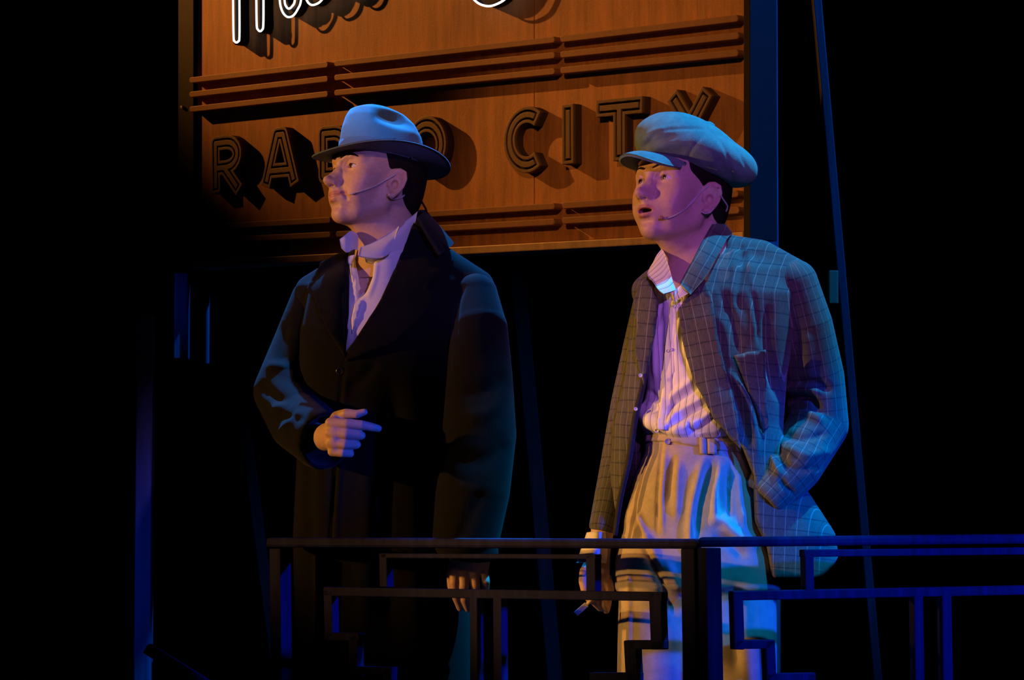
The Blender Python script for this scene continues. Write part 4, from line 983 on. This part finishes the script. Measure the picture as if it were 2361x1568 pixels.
# ------------------------------------------------------------------ man in the newsboy cap and plaid jacket
def right_man():
    m = Man(6.30); P = m.P
    man = empty('person', (*P(1600, 1400)[:2], 0.0), 'man in newsboy cap and plaid jacket with one hand in his pocket', 'person', 'men behind the railing')
    to, inv = frame(1573, 461, m.D, 46, 9, 3, 1.06)
    neck = [((0, -0.022, -0.03), tuple(inv(P(1612, 590, 0.02))), 0.053, 0.056), (tuple(inv(P(1608, 590, 0.02))), tuple(inv(P(1606, 680, 0.01))), 0.058, 0.085)]
    c, lips = head_clay(dict(open=0.0058, lid=0.0004, gape=0.0045, mouth=0.0240, nose=0.0020, jaw=0.001), neck)
    V, Q = c.mesh(1); tint = skin_tint(V, lips, (0.62, 0.41, 0.33), True); hv, hq = to(V), Q
    d1 = -0.02
    f = lambda *a, **k: (m.limb(list(a), **k), 0.0055)
    hand = [(m.ell(1371, 1325, d1, 33, 38, 17), 0.0), (m.limb([(1376, 1310, d1, 27), (1383, 1270, d1, 25), (1392, 1200, d1, 27)], flat=((0, 1, 0), 1.2)), 0.012),
            f((1349, 1318, d1 - 0.012, 13), (1345, 1340, d1 - 0.02, 11), (1350, 1364, d1 - 0.022, 10), (1360, 1386, d1 - 0.018, 7.5)),
            f((1362, 1345, d1 - 0.006, 12.5), (1364, 1368, d1 - 0.014, 11), (1374, 1390, d1 - 0.010, 10), (1384, 1402, d1, 8)),
            f((1380, 1348, d1 - 0.004, 12), (1384, 1374, d1 - 0.012, 10.8), (1391, 1394, d1 - 0.006, 9.4), (1398, 1408, d1 + 0.004, 7.6)),
            f((1395, 1344, d1 + 0.002, 11), (1400, 1368, d1 - 0.004, 9.8), (1402, 1388, d1 + 0.002, 8.6), (1401, 1402, d1 + 0.012, 7)),
            f((1403, 1336, d1 + 0.008, 9.5), (1408, 1356, d1 + 0.004, 8.4), (1408, 1372, d1 + 0.010, 7.6), (1404, 1384, d1 + 0.018, 6.5))]
    V1, Q1 = sculpt(hand, 0.0016)
    low = [(m.loft([(660, 1510, 1760, 0.02, 60), (780, 1500, 1770, 0.02, 80), (1000, 1510, 1740, 0.02, 80), (1300, 1470, 1750, 0.02, 85)]), 0), (m.limb([(1606, 680, 0.02, 60), (1610, 740, 0.02, 70)]), 0.05),
           (m.limb([(1520, 700, 0.07, 34), (1452, 930, 0.06, 30), (1392, 1210, -0.01, 25)]), 0.04), (m.limb([(1820, 690, 0.0, 36), (1885, 980, 0.04, 34), (1765, 1140, -0.07, 27), (1715, 1190, -0.01, 24)]), 0.04),
           (m.limb([(1520, 1300, 0.0, 62), (1505, 1700, 0.0, 50), (1500, 2150, 0.04, 36)]), 0.04), (m.limb([(1695, 1300, -0.0, 64), (1697, 1700, -0.01, 52), (1705, 2150, 0.02, 36)]), 0.04)]
    V3, Q3 = sculpt(low, 0.011)
    BV, BQ, BT = merge([(hv, hq, tint), (V1, Q1, flesh(V1)), (V3, Q3, flesh(V3))])
    body = mesh_obj('body', BV, [BQ], MT['skin'], man, attrs={'tint': BT}); body['label'] = 'bare face, neck and hanging hand'
    for s in (-1, 1):
        eye_mesh((s * 0.032, 0.0755, 0.0215), 0.0122, (0.10, 1.0, 0.10), to, body)
        eyebrow((V, Q), [(s * 0.011, 0.0400), (s * 0.024, 0.0440), (s * 0.040, 0.0435), (s * 0.051, 0.0390)], [0.0022, 0.0028, 0.0025, 0.0013], to, body)
        mesh_lash(to, s, 0.0058 + 0.0004, body)
    tube('teeth', to(np.array([(-0.011, 0.0900, -0.0400), (-0.005, 0.0925, -0.0398), (0.005, 0.0925, -0.0398), (0.011, 0.0900, -0.0400)])), 0.0020, MT['teeth'], body)
    # hair
    def cut(y0, y1, z0, z1):
        return (lambda X, Y, Z: np.maximum(np.maximum(y0 - Y, Y - y1), np.maximum(z0 - Z, Z - z1)) + 0 * X), np.array([-0.12, y0, z0]), np.array([0.12, y1, z1])
    hr = [(ell((0, -0.012, 0.046), (0.0785, 0.1000, 0.086)), 0), (ell((0, -0.052, -0.012), (0.060, 0.048, 0.062)), 0.03),
          (ell((0, 0.018, 0.048), (0.0770, 0.072, 0.060)), 0.01), (cut(0.056, 0.2, -0.2, 0.3), 0.006, 's'), (cut(-0.018, 0.2, -0.2, 0.004), 0.006, 's'), (cut(-0.2, 0.2, -0.3, -0.062), 0.008, 's')]
    Vh, Qh = sculpt(hr, 0.0025, 2)
    mesh_obj('hair', to(Vh), [Qh], MT['hair'], man)
    # newsboy cap
    R = rot('Y', 21.5)
    cp_ = [(m.ell(1605, 348, 0, 142, 58, 128, R), 0), (m.ell(1532, 328, -0.01, 66, 54, 100), 0.03), (m.ell(1700, 394, 0.02, 38, 30, 78, R), 0.035), (m.ell(1588, 318, 0, 86, 46, 96, R), 0.03),
           (m.ell(1600, 440, 0, 96, 52, 84, R), 0.012, 's')]
    Vc, Qc = sculpt(cp_, 0.0034, 2)
    Vc = folds(Vc, Qc, [([(1637, 298), (1580, 296), (1520, 305), (1478, 345)], 4, -3), ([(1637, 298), (1605, 330), (1575, 385)], 4, -2.5), ([(1637, 298), (1672, 345), (1690, 425)], 4, -3), ([(1637, 298), (1690, 330), (1725, 395)], 4, -2.5),
                        ([(1478, 330), (1505, 305), (1540, 296)], 7, 4), ([(1474, 345), (1512, 325), (1560, 312)], 8, -4), ([(1490, 355), (1530, 335), (1590, 328)], 10, 4), ([(1655, 360), (1668, 385), (1678, 412)], 8, -3), ([(1680, 380), (1700, 400), (1712, 425)], 8, 2)], m.s)
    cap = mesh_obj('newsboy_cap', Vc, [Qc], MT['tweed'], man); cap['label'] = 'baggy grey tweed newsboy cap'
    Vb, Qb = sculpt([(m.ell(1637, 288, -0.03, 13, 7, 13, rot('Y', 24)), 0)], 0.0018); mesh_obj('cap_button', Vb, [Qb], MT['tweed'], cap)
    G = []
    for t in np.linspace(0, 1, 5):
        row = []
        for p in np.linspace(-54, 60, 9):
            a = math.radians(p); q = p / 60
            ex = 1 - abs(q) ** 3.5; inn = np.array([0.080 * math.sin(a), 0.010 + 0.090 * math.cos(a), 0.0655 - (0.022 if q < 0 else 0.010) * q * q]); out = inn + np.array([0.004 * math.sin(a) * ex, 0.002 + 0.060 * ex * (0.35 + 0.65 * math.cos(a)), (-0.013 - (0.018 if q < 0 else 0.002) * abs(q)) * (0.15 + 0.85 * ex)])
            v = inn * (1 - t) + out * t; v[2] += 0.006 * math.sin(math.pi * t); row.append(to(v))
        G.append(row)
    sheet('visor', G, MT['tweed'], cap, 0.0065, (4, 4))
    # jacket
    J = [(592, 1545, 1745, 0.02, 78), (625, 1490, 1830, 0.01, 102), (680, 1462, 1850, 0, 118), (760, 1452, 1835, 0, 128), (861, 1441, 1815, 0, 128), (981, 1414, 1806, 0.0, 130), (1114, 1404, 1850, 0.01, 134), (1229, 1405, 1925, 0.02, 140), (1330, 1402, 1940, 0.02, 142)]
    jk = [(m.loft(J), 0), (m.limb([(1640, 590, 0.04, 50), (1560, 630, 0.06, 40), (1490, 670, 0.07, 34)]), 0.03), (m.limb([(1650, 585, 0.03, 48), (1750, 600, 0.0, 48), (1830, 640, -0.01, 44)]), 0.03)]
    jk += [(m.prism([(1500, 560), (1560, 540), (1640, 520), (1672, 500), (1642, 580), (1584, 668), (1572, 708), (1580, 780), (1604, 870), (1654, 962), (1714, 1032), (1740, 1095), (1742, 1200), (1770, 1260), (1800, 1420), (1412, 1420), (1416, 1240), (1430, 1150), (1452, 1060), (1470, 950), (1494, 830), (1514, 700)], -0.11, -0.4, 0.02), 0.004, 's'),
           (limb([P(1606, 480, 0.01), P(1612, 640, 0.01)], [m.r(66), m.r(70)]), 0.004, 's'), (m.loft([(700, 1500, 1780, 0.01, 98), (1000, 1480, 1760, 0.01, 104), (1400, 1450, 1790, 0.02, 112)]), 0.003, 's'),
           (m.prism([(1880, 1340), (1937, 1290), (1960, 1340), (1960, 1400), (1860, 1400)], 0, -0.4, 0.4), 0.012, 's')]
    Vt, Qt = sculpt(jk, 0.0042, 2)
    Vt = folds(Vt, Qt, [([(1706, 565), (1712, 600), (1704, 650), (1700, 690), (1712, 720)], 8, -9), ([(1692, 560), (1694, 620), (1686, 700)], 9, 6), ([(1725, 570), (1730, 640), (1735, 720), (1745, 790)], 9, 6), ([(1660, 660), (1680, 710), (1698, 770), (1706, 815)], 9, -8), ([(1655, 720), (1675, 780), (1680, 850)], 10, 6),
                        ([(1728, 650), (1742, 720), (1752, 800)], 7, -9), ([(1650, 860), (1690, 900), (1712, 960), (1725, 1030)], 10, -10), ([(1670, 850), (1712, 900), (1735, 970), (1745, 1060)], 10, 8), ([(1700, 860), (1740, 930), (1762, 1010)], 7, -8), ([(1772, 700), (1768, 780), (1785, 880), (1805, 930)], 12, -14),
                        ([(1455, 680), (1462, 720), (1450, 790)], 10, -6), ([(1470, 700), (1478, 760), (1466, 840)], 10, 5), ([(1430, 900), (1452, 1000), (1430, 1120)], 10, -6), ([(1640, 600), (1632, 680), (1634, 790)], 6, 5)], m.s / 1.0)
    yaw = math.radians(28)
    pat_t = lambda v: np.stack([v[:, 0] * math.cos(0.0) * 1.06 - v[:, 1] * 0.55, v[:, 2] + 0.10 * v[:, 0], v[:, 1]], -1)
    jacket = mesh_obj('jacket', Vt, [Qt], MT['plaid'], man, attrs={'pat': pat_t(Vt)}); jacket['label'] = 'open grey plaid suit jacket'
    su = Surface((Vt, Qt))
    tilt = lambda ang: (lambda v: np.stack([v[:, 0] * math.cos(ang) + v[:, 2] * math.sin(ang), -v[:, 0] * math.sin(ang) + v[:, 2] * math.cos(ang), v[:, 1]], -1))
    patch('lapel', [(1590, 680), (1564, 713), (1567, 747), (1577, 797), (1597, 873), (1647, 966), (1708, 1038), (1700, 965), (1674, 860), (1652, 770), (1642, 690), (1626, 648)], su, MT['plaid'], jacket, 0.004, 0.006, 8, pat=tilt(0.18), lift=lambda x, y: 0.006 * min(1, max(0, (x - 1585) / 60)), tol=0.08)
    sheet('jacket_collar', [[P(*q) for q in row] for row in
                     ([(1570, 655, -0.118), (1602, 594, -0.105), (1624, 550, -0.075), (1640, 520, -0.03), (1650, 508, 0.03), (1625, 515, 0.10)],
                      [(1582, 668, -0.128), (1616, 610, -0.118), (1640, 566, -0.088), (1658, 532, -0.035), (1668, 516, 0.04), (1630, 530, 0.12)],
                      [(1592, 680, -0.130), (1630, 636, -0.125), (1655, 590, -0.100), (1675, 553, -0.045), (1685, 540, 0.04), (1632, 560, 0.125)])], MT['plaid'], jacket, 0.005, pat=tilt(-0.5))
    patch('lapel', [(1494, 640), (1510, 672), (1519, 700), (1511, 770), (1497, 834), (1484, 892), (1466, 815), (1470, 745), (1464, 700), (1478, 655)], su, MT['plaid'], jacket, 0.004, 0.005, 8, pat=tilt(-0.12), tol=0.08)
    patch('breast_pocket', [(1690, 820), (1725, 815), (1758, 806), (1764, 880), (1772, 985), (1758, 1000), (1742, 945), (1710, 868)], su, MT['plaid'], jacket, 0.004, 0.004, 7, pat=lambda v: pat_t(v) + [0.01, 0.006, 0], lift=lambda x, y: 0.012 * max(0, 1 - (y - 806) / 90))
    edge = [(1510, 694), (1503, 760), (1491, 832), (1480, 895), (1466, 955), (1450, 1060), (1430, 1150), (1418, 1235)]
    tube('lining_edge', [P(x, y, -0.075 + 0.0 * i) for i, (x, y) in enumerate(edge)], [0.004, 0.0065, 0.0065, 0.005], MT['lining'], jacket)
    for x, y in ((1477, 866), (1466, 943)): button('button', P(x, y, -0.088), CAM - P(x, y), 0.004, MT['pearl'], jacket, 0.003)
    def sleeve_pat(V, path):
        L = np.array([P(x, y, d) for x, y, d, _ in path]); seg = np.diff(L, axis=0); ln = np.linalg.norm(seg, axis=1); cum = np.concatenate([[0], np.cumsum(ln)])
        bd = np.full(len(V), 1e9); t_ = np.zeros(len(V)); a_ = np.zeros(len(V))
        for i in range(len(seg)):
            t = np.clip(((V - L[i]) @ seg[i]) / ln[i] ** 2, -0.3, 1.3); r = V - L[i] - np.clip(t, 0, 1)[:, None] * seg[i]; d = np.linalg.norm(r, axis=1); k = d < bd
            T = seg[i] / ln[i]; u = np.cross(T, [0, 1, 0]); u /= np.linalg.norm(u); w = np.cross(T, u)
            bd[k] = d[k]; t_[k] = cum[i] + t[k] * ln[i]; a_[k] = np.arctan2(r[k] @ u, r[k] @ w)
        return np.stack([a_ * 0.062, t_, np.zeros(len(V))], -1)
    p1 = [(1832, 652, -0.02, 54), (1858, 750, -0.005, 62), (1880, 870, 0.02, 67), (1887, 978, 0.03, 70), (1832, 1070, -0.040, 66), (1768, 1140, -0.055, 60)]
    pc, dr = P(1768, 1140, -0.055), P(1768, 1140, -0.055) - P(1832, 1070, -0.040); dr = dr / np.linalg.norm(dr); pl = pc + dr * 0.022
    s1 = [(m.limb(p1), 0), (half(pl, -dr, P(1640, 1260, -0.2), P(1800, 1060, 0.1)), 0.012, 's'), (limb([pl - dr * 0.02, pl + dr * 0.03], [m.r(44), m.r(50)]), 0.006, 's')]
    V4, Q4 = sculpt(s1, 0.0036, 2)
    V4 = folds(V4, Q4, [([(1800, 935), (1830, 918), (1870, 920), (1890, 945)], 7, -13), ([(1795, 905), (1840, 895), (1895, 905)], 10, 8), ([(1820, 960), (1860, 955), (1900, 975)], 11, 9), ([(1830, 885), (1870, 880), (1920, 900)], 10, -8), ([(1780, 1010), (1800, 1050), (1820, 1085)], 8, -9), ([(1772, 1030), (1788, 1075), (1805, 1110)], 7, 7),
                        ([(1800, 1000), (1850, 1010), (1910, 1000)], 10, -7), ([(1810, 1030), (1860, 1050), (1915, 1035)], 12, 7), ([(1795, 1090), (1810, 1120), (1835, 1140)], 6, -7), ([(1815, 1075), (1850, 1085), (1890, 1075)], 8, -6),
                        ([(1790, 640), (1778, 690), (1762, 740)], 6, -6), ([(1830, 740), (1838, 800), (1820, 860)], 11, -6), ([(1855, 760), (1866, 830), (1862, 880)], 12, 5)], m.s / 1.3)
    mesh_obj('sleeve', V4, [Q4], MT['plaid'], jacket, attrs={'pat': sleeve_pat(V4, p1)})
    p2 = [(1495, 690, 0.07, 34), (1474, 800, 0.07, 38), (1448, 930, 0.06, 40), (1420, 1082, 0.03, 38), (1389, 1215, -0.02, 31)]
    s2 = [(m.limb(p2), 0), (m.limb([(1385, 1235, -0.02, 27), (1378, 1260, -0.02, 30)]), 0.006, 's')]
    V5, Q5 = sculpt(s2, 0.0036, 2)
    V5 = folds(V5, Q5, [([(1405, 940), (1430, 930), (1450, 935)], 7, -5), ([(1402, 965), (1425, 958), (1445, 962)], 7, 5), ([(1400, 1000), (1420, 990), (1440, 995)], 7, -5), ([(1385, 1060), (1405, 1050), (1425, 1060)], 8, -4), ([(1370, 1140), (1400, 1130), (1420, 1140)], 9, 4)], m.s)
    mesh_obj('sleeve', V5, [Q5], MT['plaid'], jacket, attrs={'pat': sleeve_pat(V5, p2)})
    # shirt
    S = [(620, 1535, 1750, 0.01, 74), (690, 1492, 1790, 0, 98), (800, 1490, 1785, 0, 106), (900, 1490, 1775, 0, 106), (950, 1479, 1770, 0, 110), (985, 1480, 1765, 0, 112), (1008, 1492, 1750, 0, 104)]
    sh = [(m.loft(S), 0), (m.limb([(1482, 952, -0.035, 12), (1500, 972, -0.075, 16), (1560, 985, -0.098, 17), (1640, 978, -0.092, 20)]), 0.03), (m.limb([(1600, 590, 0.0, 60), (1600, 640, -0.01, 70)]), 0.02),
          (m.prism([(1535, 560), (1660, 540), (1600, 640), (1574, 668), (1562, 690), (1553, 668), (1543, 620)], -0.09, -0.4, 0.0), 0.004, 's'), (limb([P(1606, 500, 0.01), P(1606, 600, 0.01)], [m.r(60), m.r(64)]), 0.003, 's')]
    Vs, Qs = sculpt(sh, 0.003, 1)
    Vs = folds(Vs, Qs, [([(1522, 957), (1560, 925), (1609, 893)], 7, -7), ([(1515, 945), (1560, 905), (1605, 870)], 9, 7), ([(1532, 993), (1573, 962), (1637, 924)], 7, -7), ([(1535, 975), (1575, 945), (1640, 905)], 8, 6), ([(1586, 1003), (1620, 985), (1657, 950)], 6, -6), ([(1570, 985), (1620, 965), (1655, 935)], 7, 6), ([(1600, 1000), (1590, 985), (1592, 970)], 4, -5),
                        ([(1560, 690), (1552, 760), (1548, 860), (1535, 990)], 2.5, -3), ([(1528, 720), (1522, 800), (1530, 860)], 8, -5), ([(1515, 740), (1510, 820), (1512, 880)], 7, 5), ([(1576, 740), (1570, 800), (1585, 850)], 7, -5), ([(1568, 730), (1560, 790)], 6, 4), ([(1512, 760), (1520, 720), (1528, 690)], 6, -4), ([(1490, 935), (1512, 930), (1530, 938)], 6, 5), ([(1495, 900), (1510, 915), (1520, 935)], 7, -6)], m.s / 1.25)
    pat_s = lambda v: np.stack([v[:, 0] + 0.055 * (v[:, 2] - 1.2) - 0.35 * v[:, 1], v[:, 2], v[:, 1]], -1)
    shirt = mesh_obj('shirt', Vs, [Qs], MT['stripe'], man, attrs={'pat': pat_s(Vs)}); shirt['label'] = 'white shirt with thin dark stripes'
    ss = Surface((Vs, Qs))
    sheet('collar', [[P(*q) for q in row] for row in
                     ([(1527, 574, -0.02), (1535, 590, -0.045), (1543, 616, -0.075), (1551, 648, -0.100), (1558, 668, -0.110)],
                      [(1516, 588, -0.025), (1520, 608, -0.052), (1528, 636, -0.085), (1540, 660, -0.110), (1550, 672, -0.118)],
                      [(1508, 604, -0.022), (1493, 633, -0.055), (1506, 650, -0.090), (1518, 668, -0.112), (1531, 678, -0.120)])], MT['stripe'], shirt, 0.003)
    sheet('collar', [[P(*q) for q in row] for row in
                     ([(1558, 668, -0.108), (1572, 655, -0.112), (1592, 628, -0.108), (1616, 590, -0.085), (1640, 548, -0.04)],
                      [(1556, 682, -0.115), (1576, 668, -0.119), (1600, 644, -0.115), (1625, 606, -0.092), (1648, 562, -0.045)],
                      [(1554, 695, -0.116), (1588, 676, -0.121), (1610, 658, -0.118), (1636, 620, -0.096), (1656, 574, -0.05)])], MT['stripe'], shirt, 0.003)
    patch('placket', [(1548, 694), (1571, 690), (1561, 800), (1552, 905), (1538, 992), (1512, 990), (1526, 905), (1534, 800)], ss, MT['stripe'], shirt, 0.0012, 0.002, 8, pat=pat_s)
    for x, y in ((1553, 707), (1561, 705), (1539, 809), (1547, 806), (1530, 906), (1514, 993)):
        h = ss.hit(x, y); w = CAM - h; button('button', h + w / np.linalg.norm(w) * 0.003, w, 0.0048 if y > 890 else 0.0035, MT['pearl'], shirt, 0.003)
    sheet('cuff', [[P(*q) for q in row] for row in
                   ([(1354, 1228, -0.02), (1378, 1226, -0.052), (1404, 1230, -0.02), (1385, 1230, 0.012), (1356, 1228, -0.012)],
                    [(1342, 1262, -0.02), (1374, 1262, -0.056), (1405, 1266, -0.02), (1385, 1266, 0.016), (1346, 1262, -0.010)],
                    [(1330, 1298, -0.02), (1368, 1296, -0.050), (1404, 1300, -0.02), (1382, 1300, 0.018), (1336, 1296, -0.008)])], MT['shirt'], shirt, 0.003)
    # trousers
    T = [(1003, 1486, 1722, 0, 106), (1045, 1486, 1722, 0, 110), (1100, 1462, 1738, 0, 116), (1200, 1437, 1772, 0, 122), (1300, 1430, 1788, 0, 122), (1350, 1428, 1788, 0, 112)]
    tr = [(m.loft(T), 0), (m.limb([(1508, 1300, -0.01, 80), (1503, 1568, -0.015, 80), (1500, 1900, 0.0, 70), (1500, 2185, 0.03, 62)]), 0.03), (m.limb([(1697, 1300, 0.0, 92), (1698, 1568, -0.01, 93), (1702, 1900, 0.0, 78), (1706, 2185, 0.02, 66)]), 0.03)]
    V6, Q6 = sculpt(tr, 0.0042, 2)
    V6 = folds(V6, Q6, [([(1528, 1018), (1522, 1060), (1516, 1140), (1514, 1230)], 3, -4), ([(1536, 1018), (1532, 1080), (1527, 1140), (1528, 1230)], 5, 3), ([(1553, 1050), (1546, 1100), (1540, 1160)], 7, -6), ([(1566, 1060), (1562, 1120), (1560, 1200)], 10, 5),
                        ([(1645, 1055), (1628, 1110), (1612, 1170), (1606, 1240)], 9, -9), ([(1622, 1060), (1606, 1120), (1592, 1200), (1590, 1300)], 10, 8), ([(1662, 1070), (1648, 1130), (1645, 1200)], 9, 8), ([(1682, 1070), (1680, 1130), (1682, 1190)], 4, -7), ([(1700, 1080), (1704, 1150), (1716, 1210)], 8, 6), ([(1625, 1210), (1660, 1200), (1700, 1235), (1760, 1260)], 14, 7), ([(1640, 1240), (1680, 1250), (1720, 1290)], 12, -7),
                        ([(1470, 1180), (1480, 1210), (1500, 1250)], 7, 7), ([(1462, 1160), (1468, 1210), (1490, 1270), (1540, 1380)], 7, -7), ([(1490, 1230), (1520, 1300), (1560, 1400)], 12, 8), ([(1500, 1290), (1530, 1340), (1556, 1420)], 12, -9), ([(1530, 1280), (1562, 1350), (1576, 1440)], 10, 7), ([(1735, 1110), (1745, 1160), (1770, 1200)], 9, 7), ([(1450, 1300), (1452, 1420), (1448, 1560)], 6, 5), ([(1700, 1330), (1690, 1440), (1700, 1560)], 16, -7), ([(1660, 1330), (1655, 1440), (1660, 1560)], 14, 6)], m.s / 1.4)
    trs = mesh_obj('trousers', V6, [Q6], MT['linen'], man); trs['label'] = 'tan high-waisted pleated trousers'
    st = Surface((V6, Q6))
    patch('waistband', [(1492, 1003), (1532, 999), (1573, 1003), (1614, 1010), (1650, 1017), (1706, 1021), (1708, 1042), (1650, 1038), (1610, 1030), (1555, 1020), (1530, 1017), (1490, 1018)], st, MT['linen'], trs, 0.0012, 0.0025, 7)
    patch('belt_loop', [(1630, 1012), (1651, 1014), (1652, 1048), (1631, 1046)], st, MT['linen'], trs, 0.004, 0.004, 7)
    patch('waist_tab', [(1612, 1008), (1628, 1010), (1629, 1048), (1613, 1046)], st, MT['linen'], trs, 0.0035, 0.003, 7)
    h = st.hit(1539, 1018); w = CAM - h; button('button', h + w / np.linalg.norm(w) * 0.004, w, 0.0065, MT['button'], trs, 0.003)
    for x, d in ((1500, 0.0), (1706, -0.02)): shoe(m, x, d, man)
    # headset microphone
    sf = Surface((hv, hq))
    def on(x, y, o=0.003):
        p = sf.hit(x, y); w = CAM - p; return p + w / np.linalg.norm(w) * o
    mic = tube('headset_microphone', [on(1632, 430), on(1616, 443), on(1599, 462), on(1582, 480), on(1562, 494), on(1546, 501), on(1530, 505, 0.005)], [0.0013, 0.0017, 0.0017, 0.0018], MT['mic'], man)
    mic['label'] = 'thin microphone boom taped along the cheek'
    tube('boom_tip', [on(1531, 504, 0.005), on(1526, 502, 0.006), on(1520, 501, 0.007)], [0.0028, 0.0040, 0.0034], MT['mic_tip'], mic)
    tube('tape', [on(1604, 456, 0.002), on(1594, 468, 0.002), on(1584, 478, 0.002)], [0.0022, 0.0030, 0.0020], MT['tape'], mic)
    tube('ear_loop', [on(1618, 488), on(1626, 492, 0.002), on(1638, 489, 0.002), on(1646, 480, 0.002)], 0.0018, MT['mic'], mic)
    tube('cable', [P(1661, 450, -0.062), P(1669, 462, -0.05), P(1677, 476, -0.03), P(1674, 488, -0.02)], 0.0018, MT['mic'], mic)
    # stick held in the hanging hand
    a, b = P(1364, 1384, d1 - 0.026), P(1327, 1416, d1 - 0.030); v = b - a
    stick = tube('slim_stick', [a - v * 0.15, a + v * 0.3], 0.0036, MT['paper'], None, n=10, sub=1)
    tag(stick, 'slim pale stick with broad end held in the hanging hand', 'stick')
    u = np.cross(v, [0, 1, 0]); u /= np.linalg.norm(u); t = v / np.linalg.norm(v)
    box_between('broad_end', a + v * 0.3, b, 0.011, 0.005, MT['tape'], stick, up=(0, 1, 0), bev=0.001)
right_man()
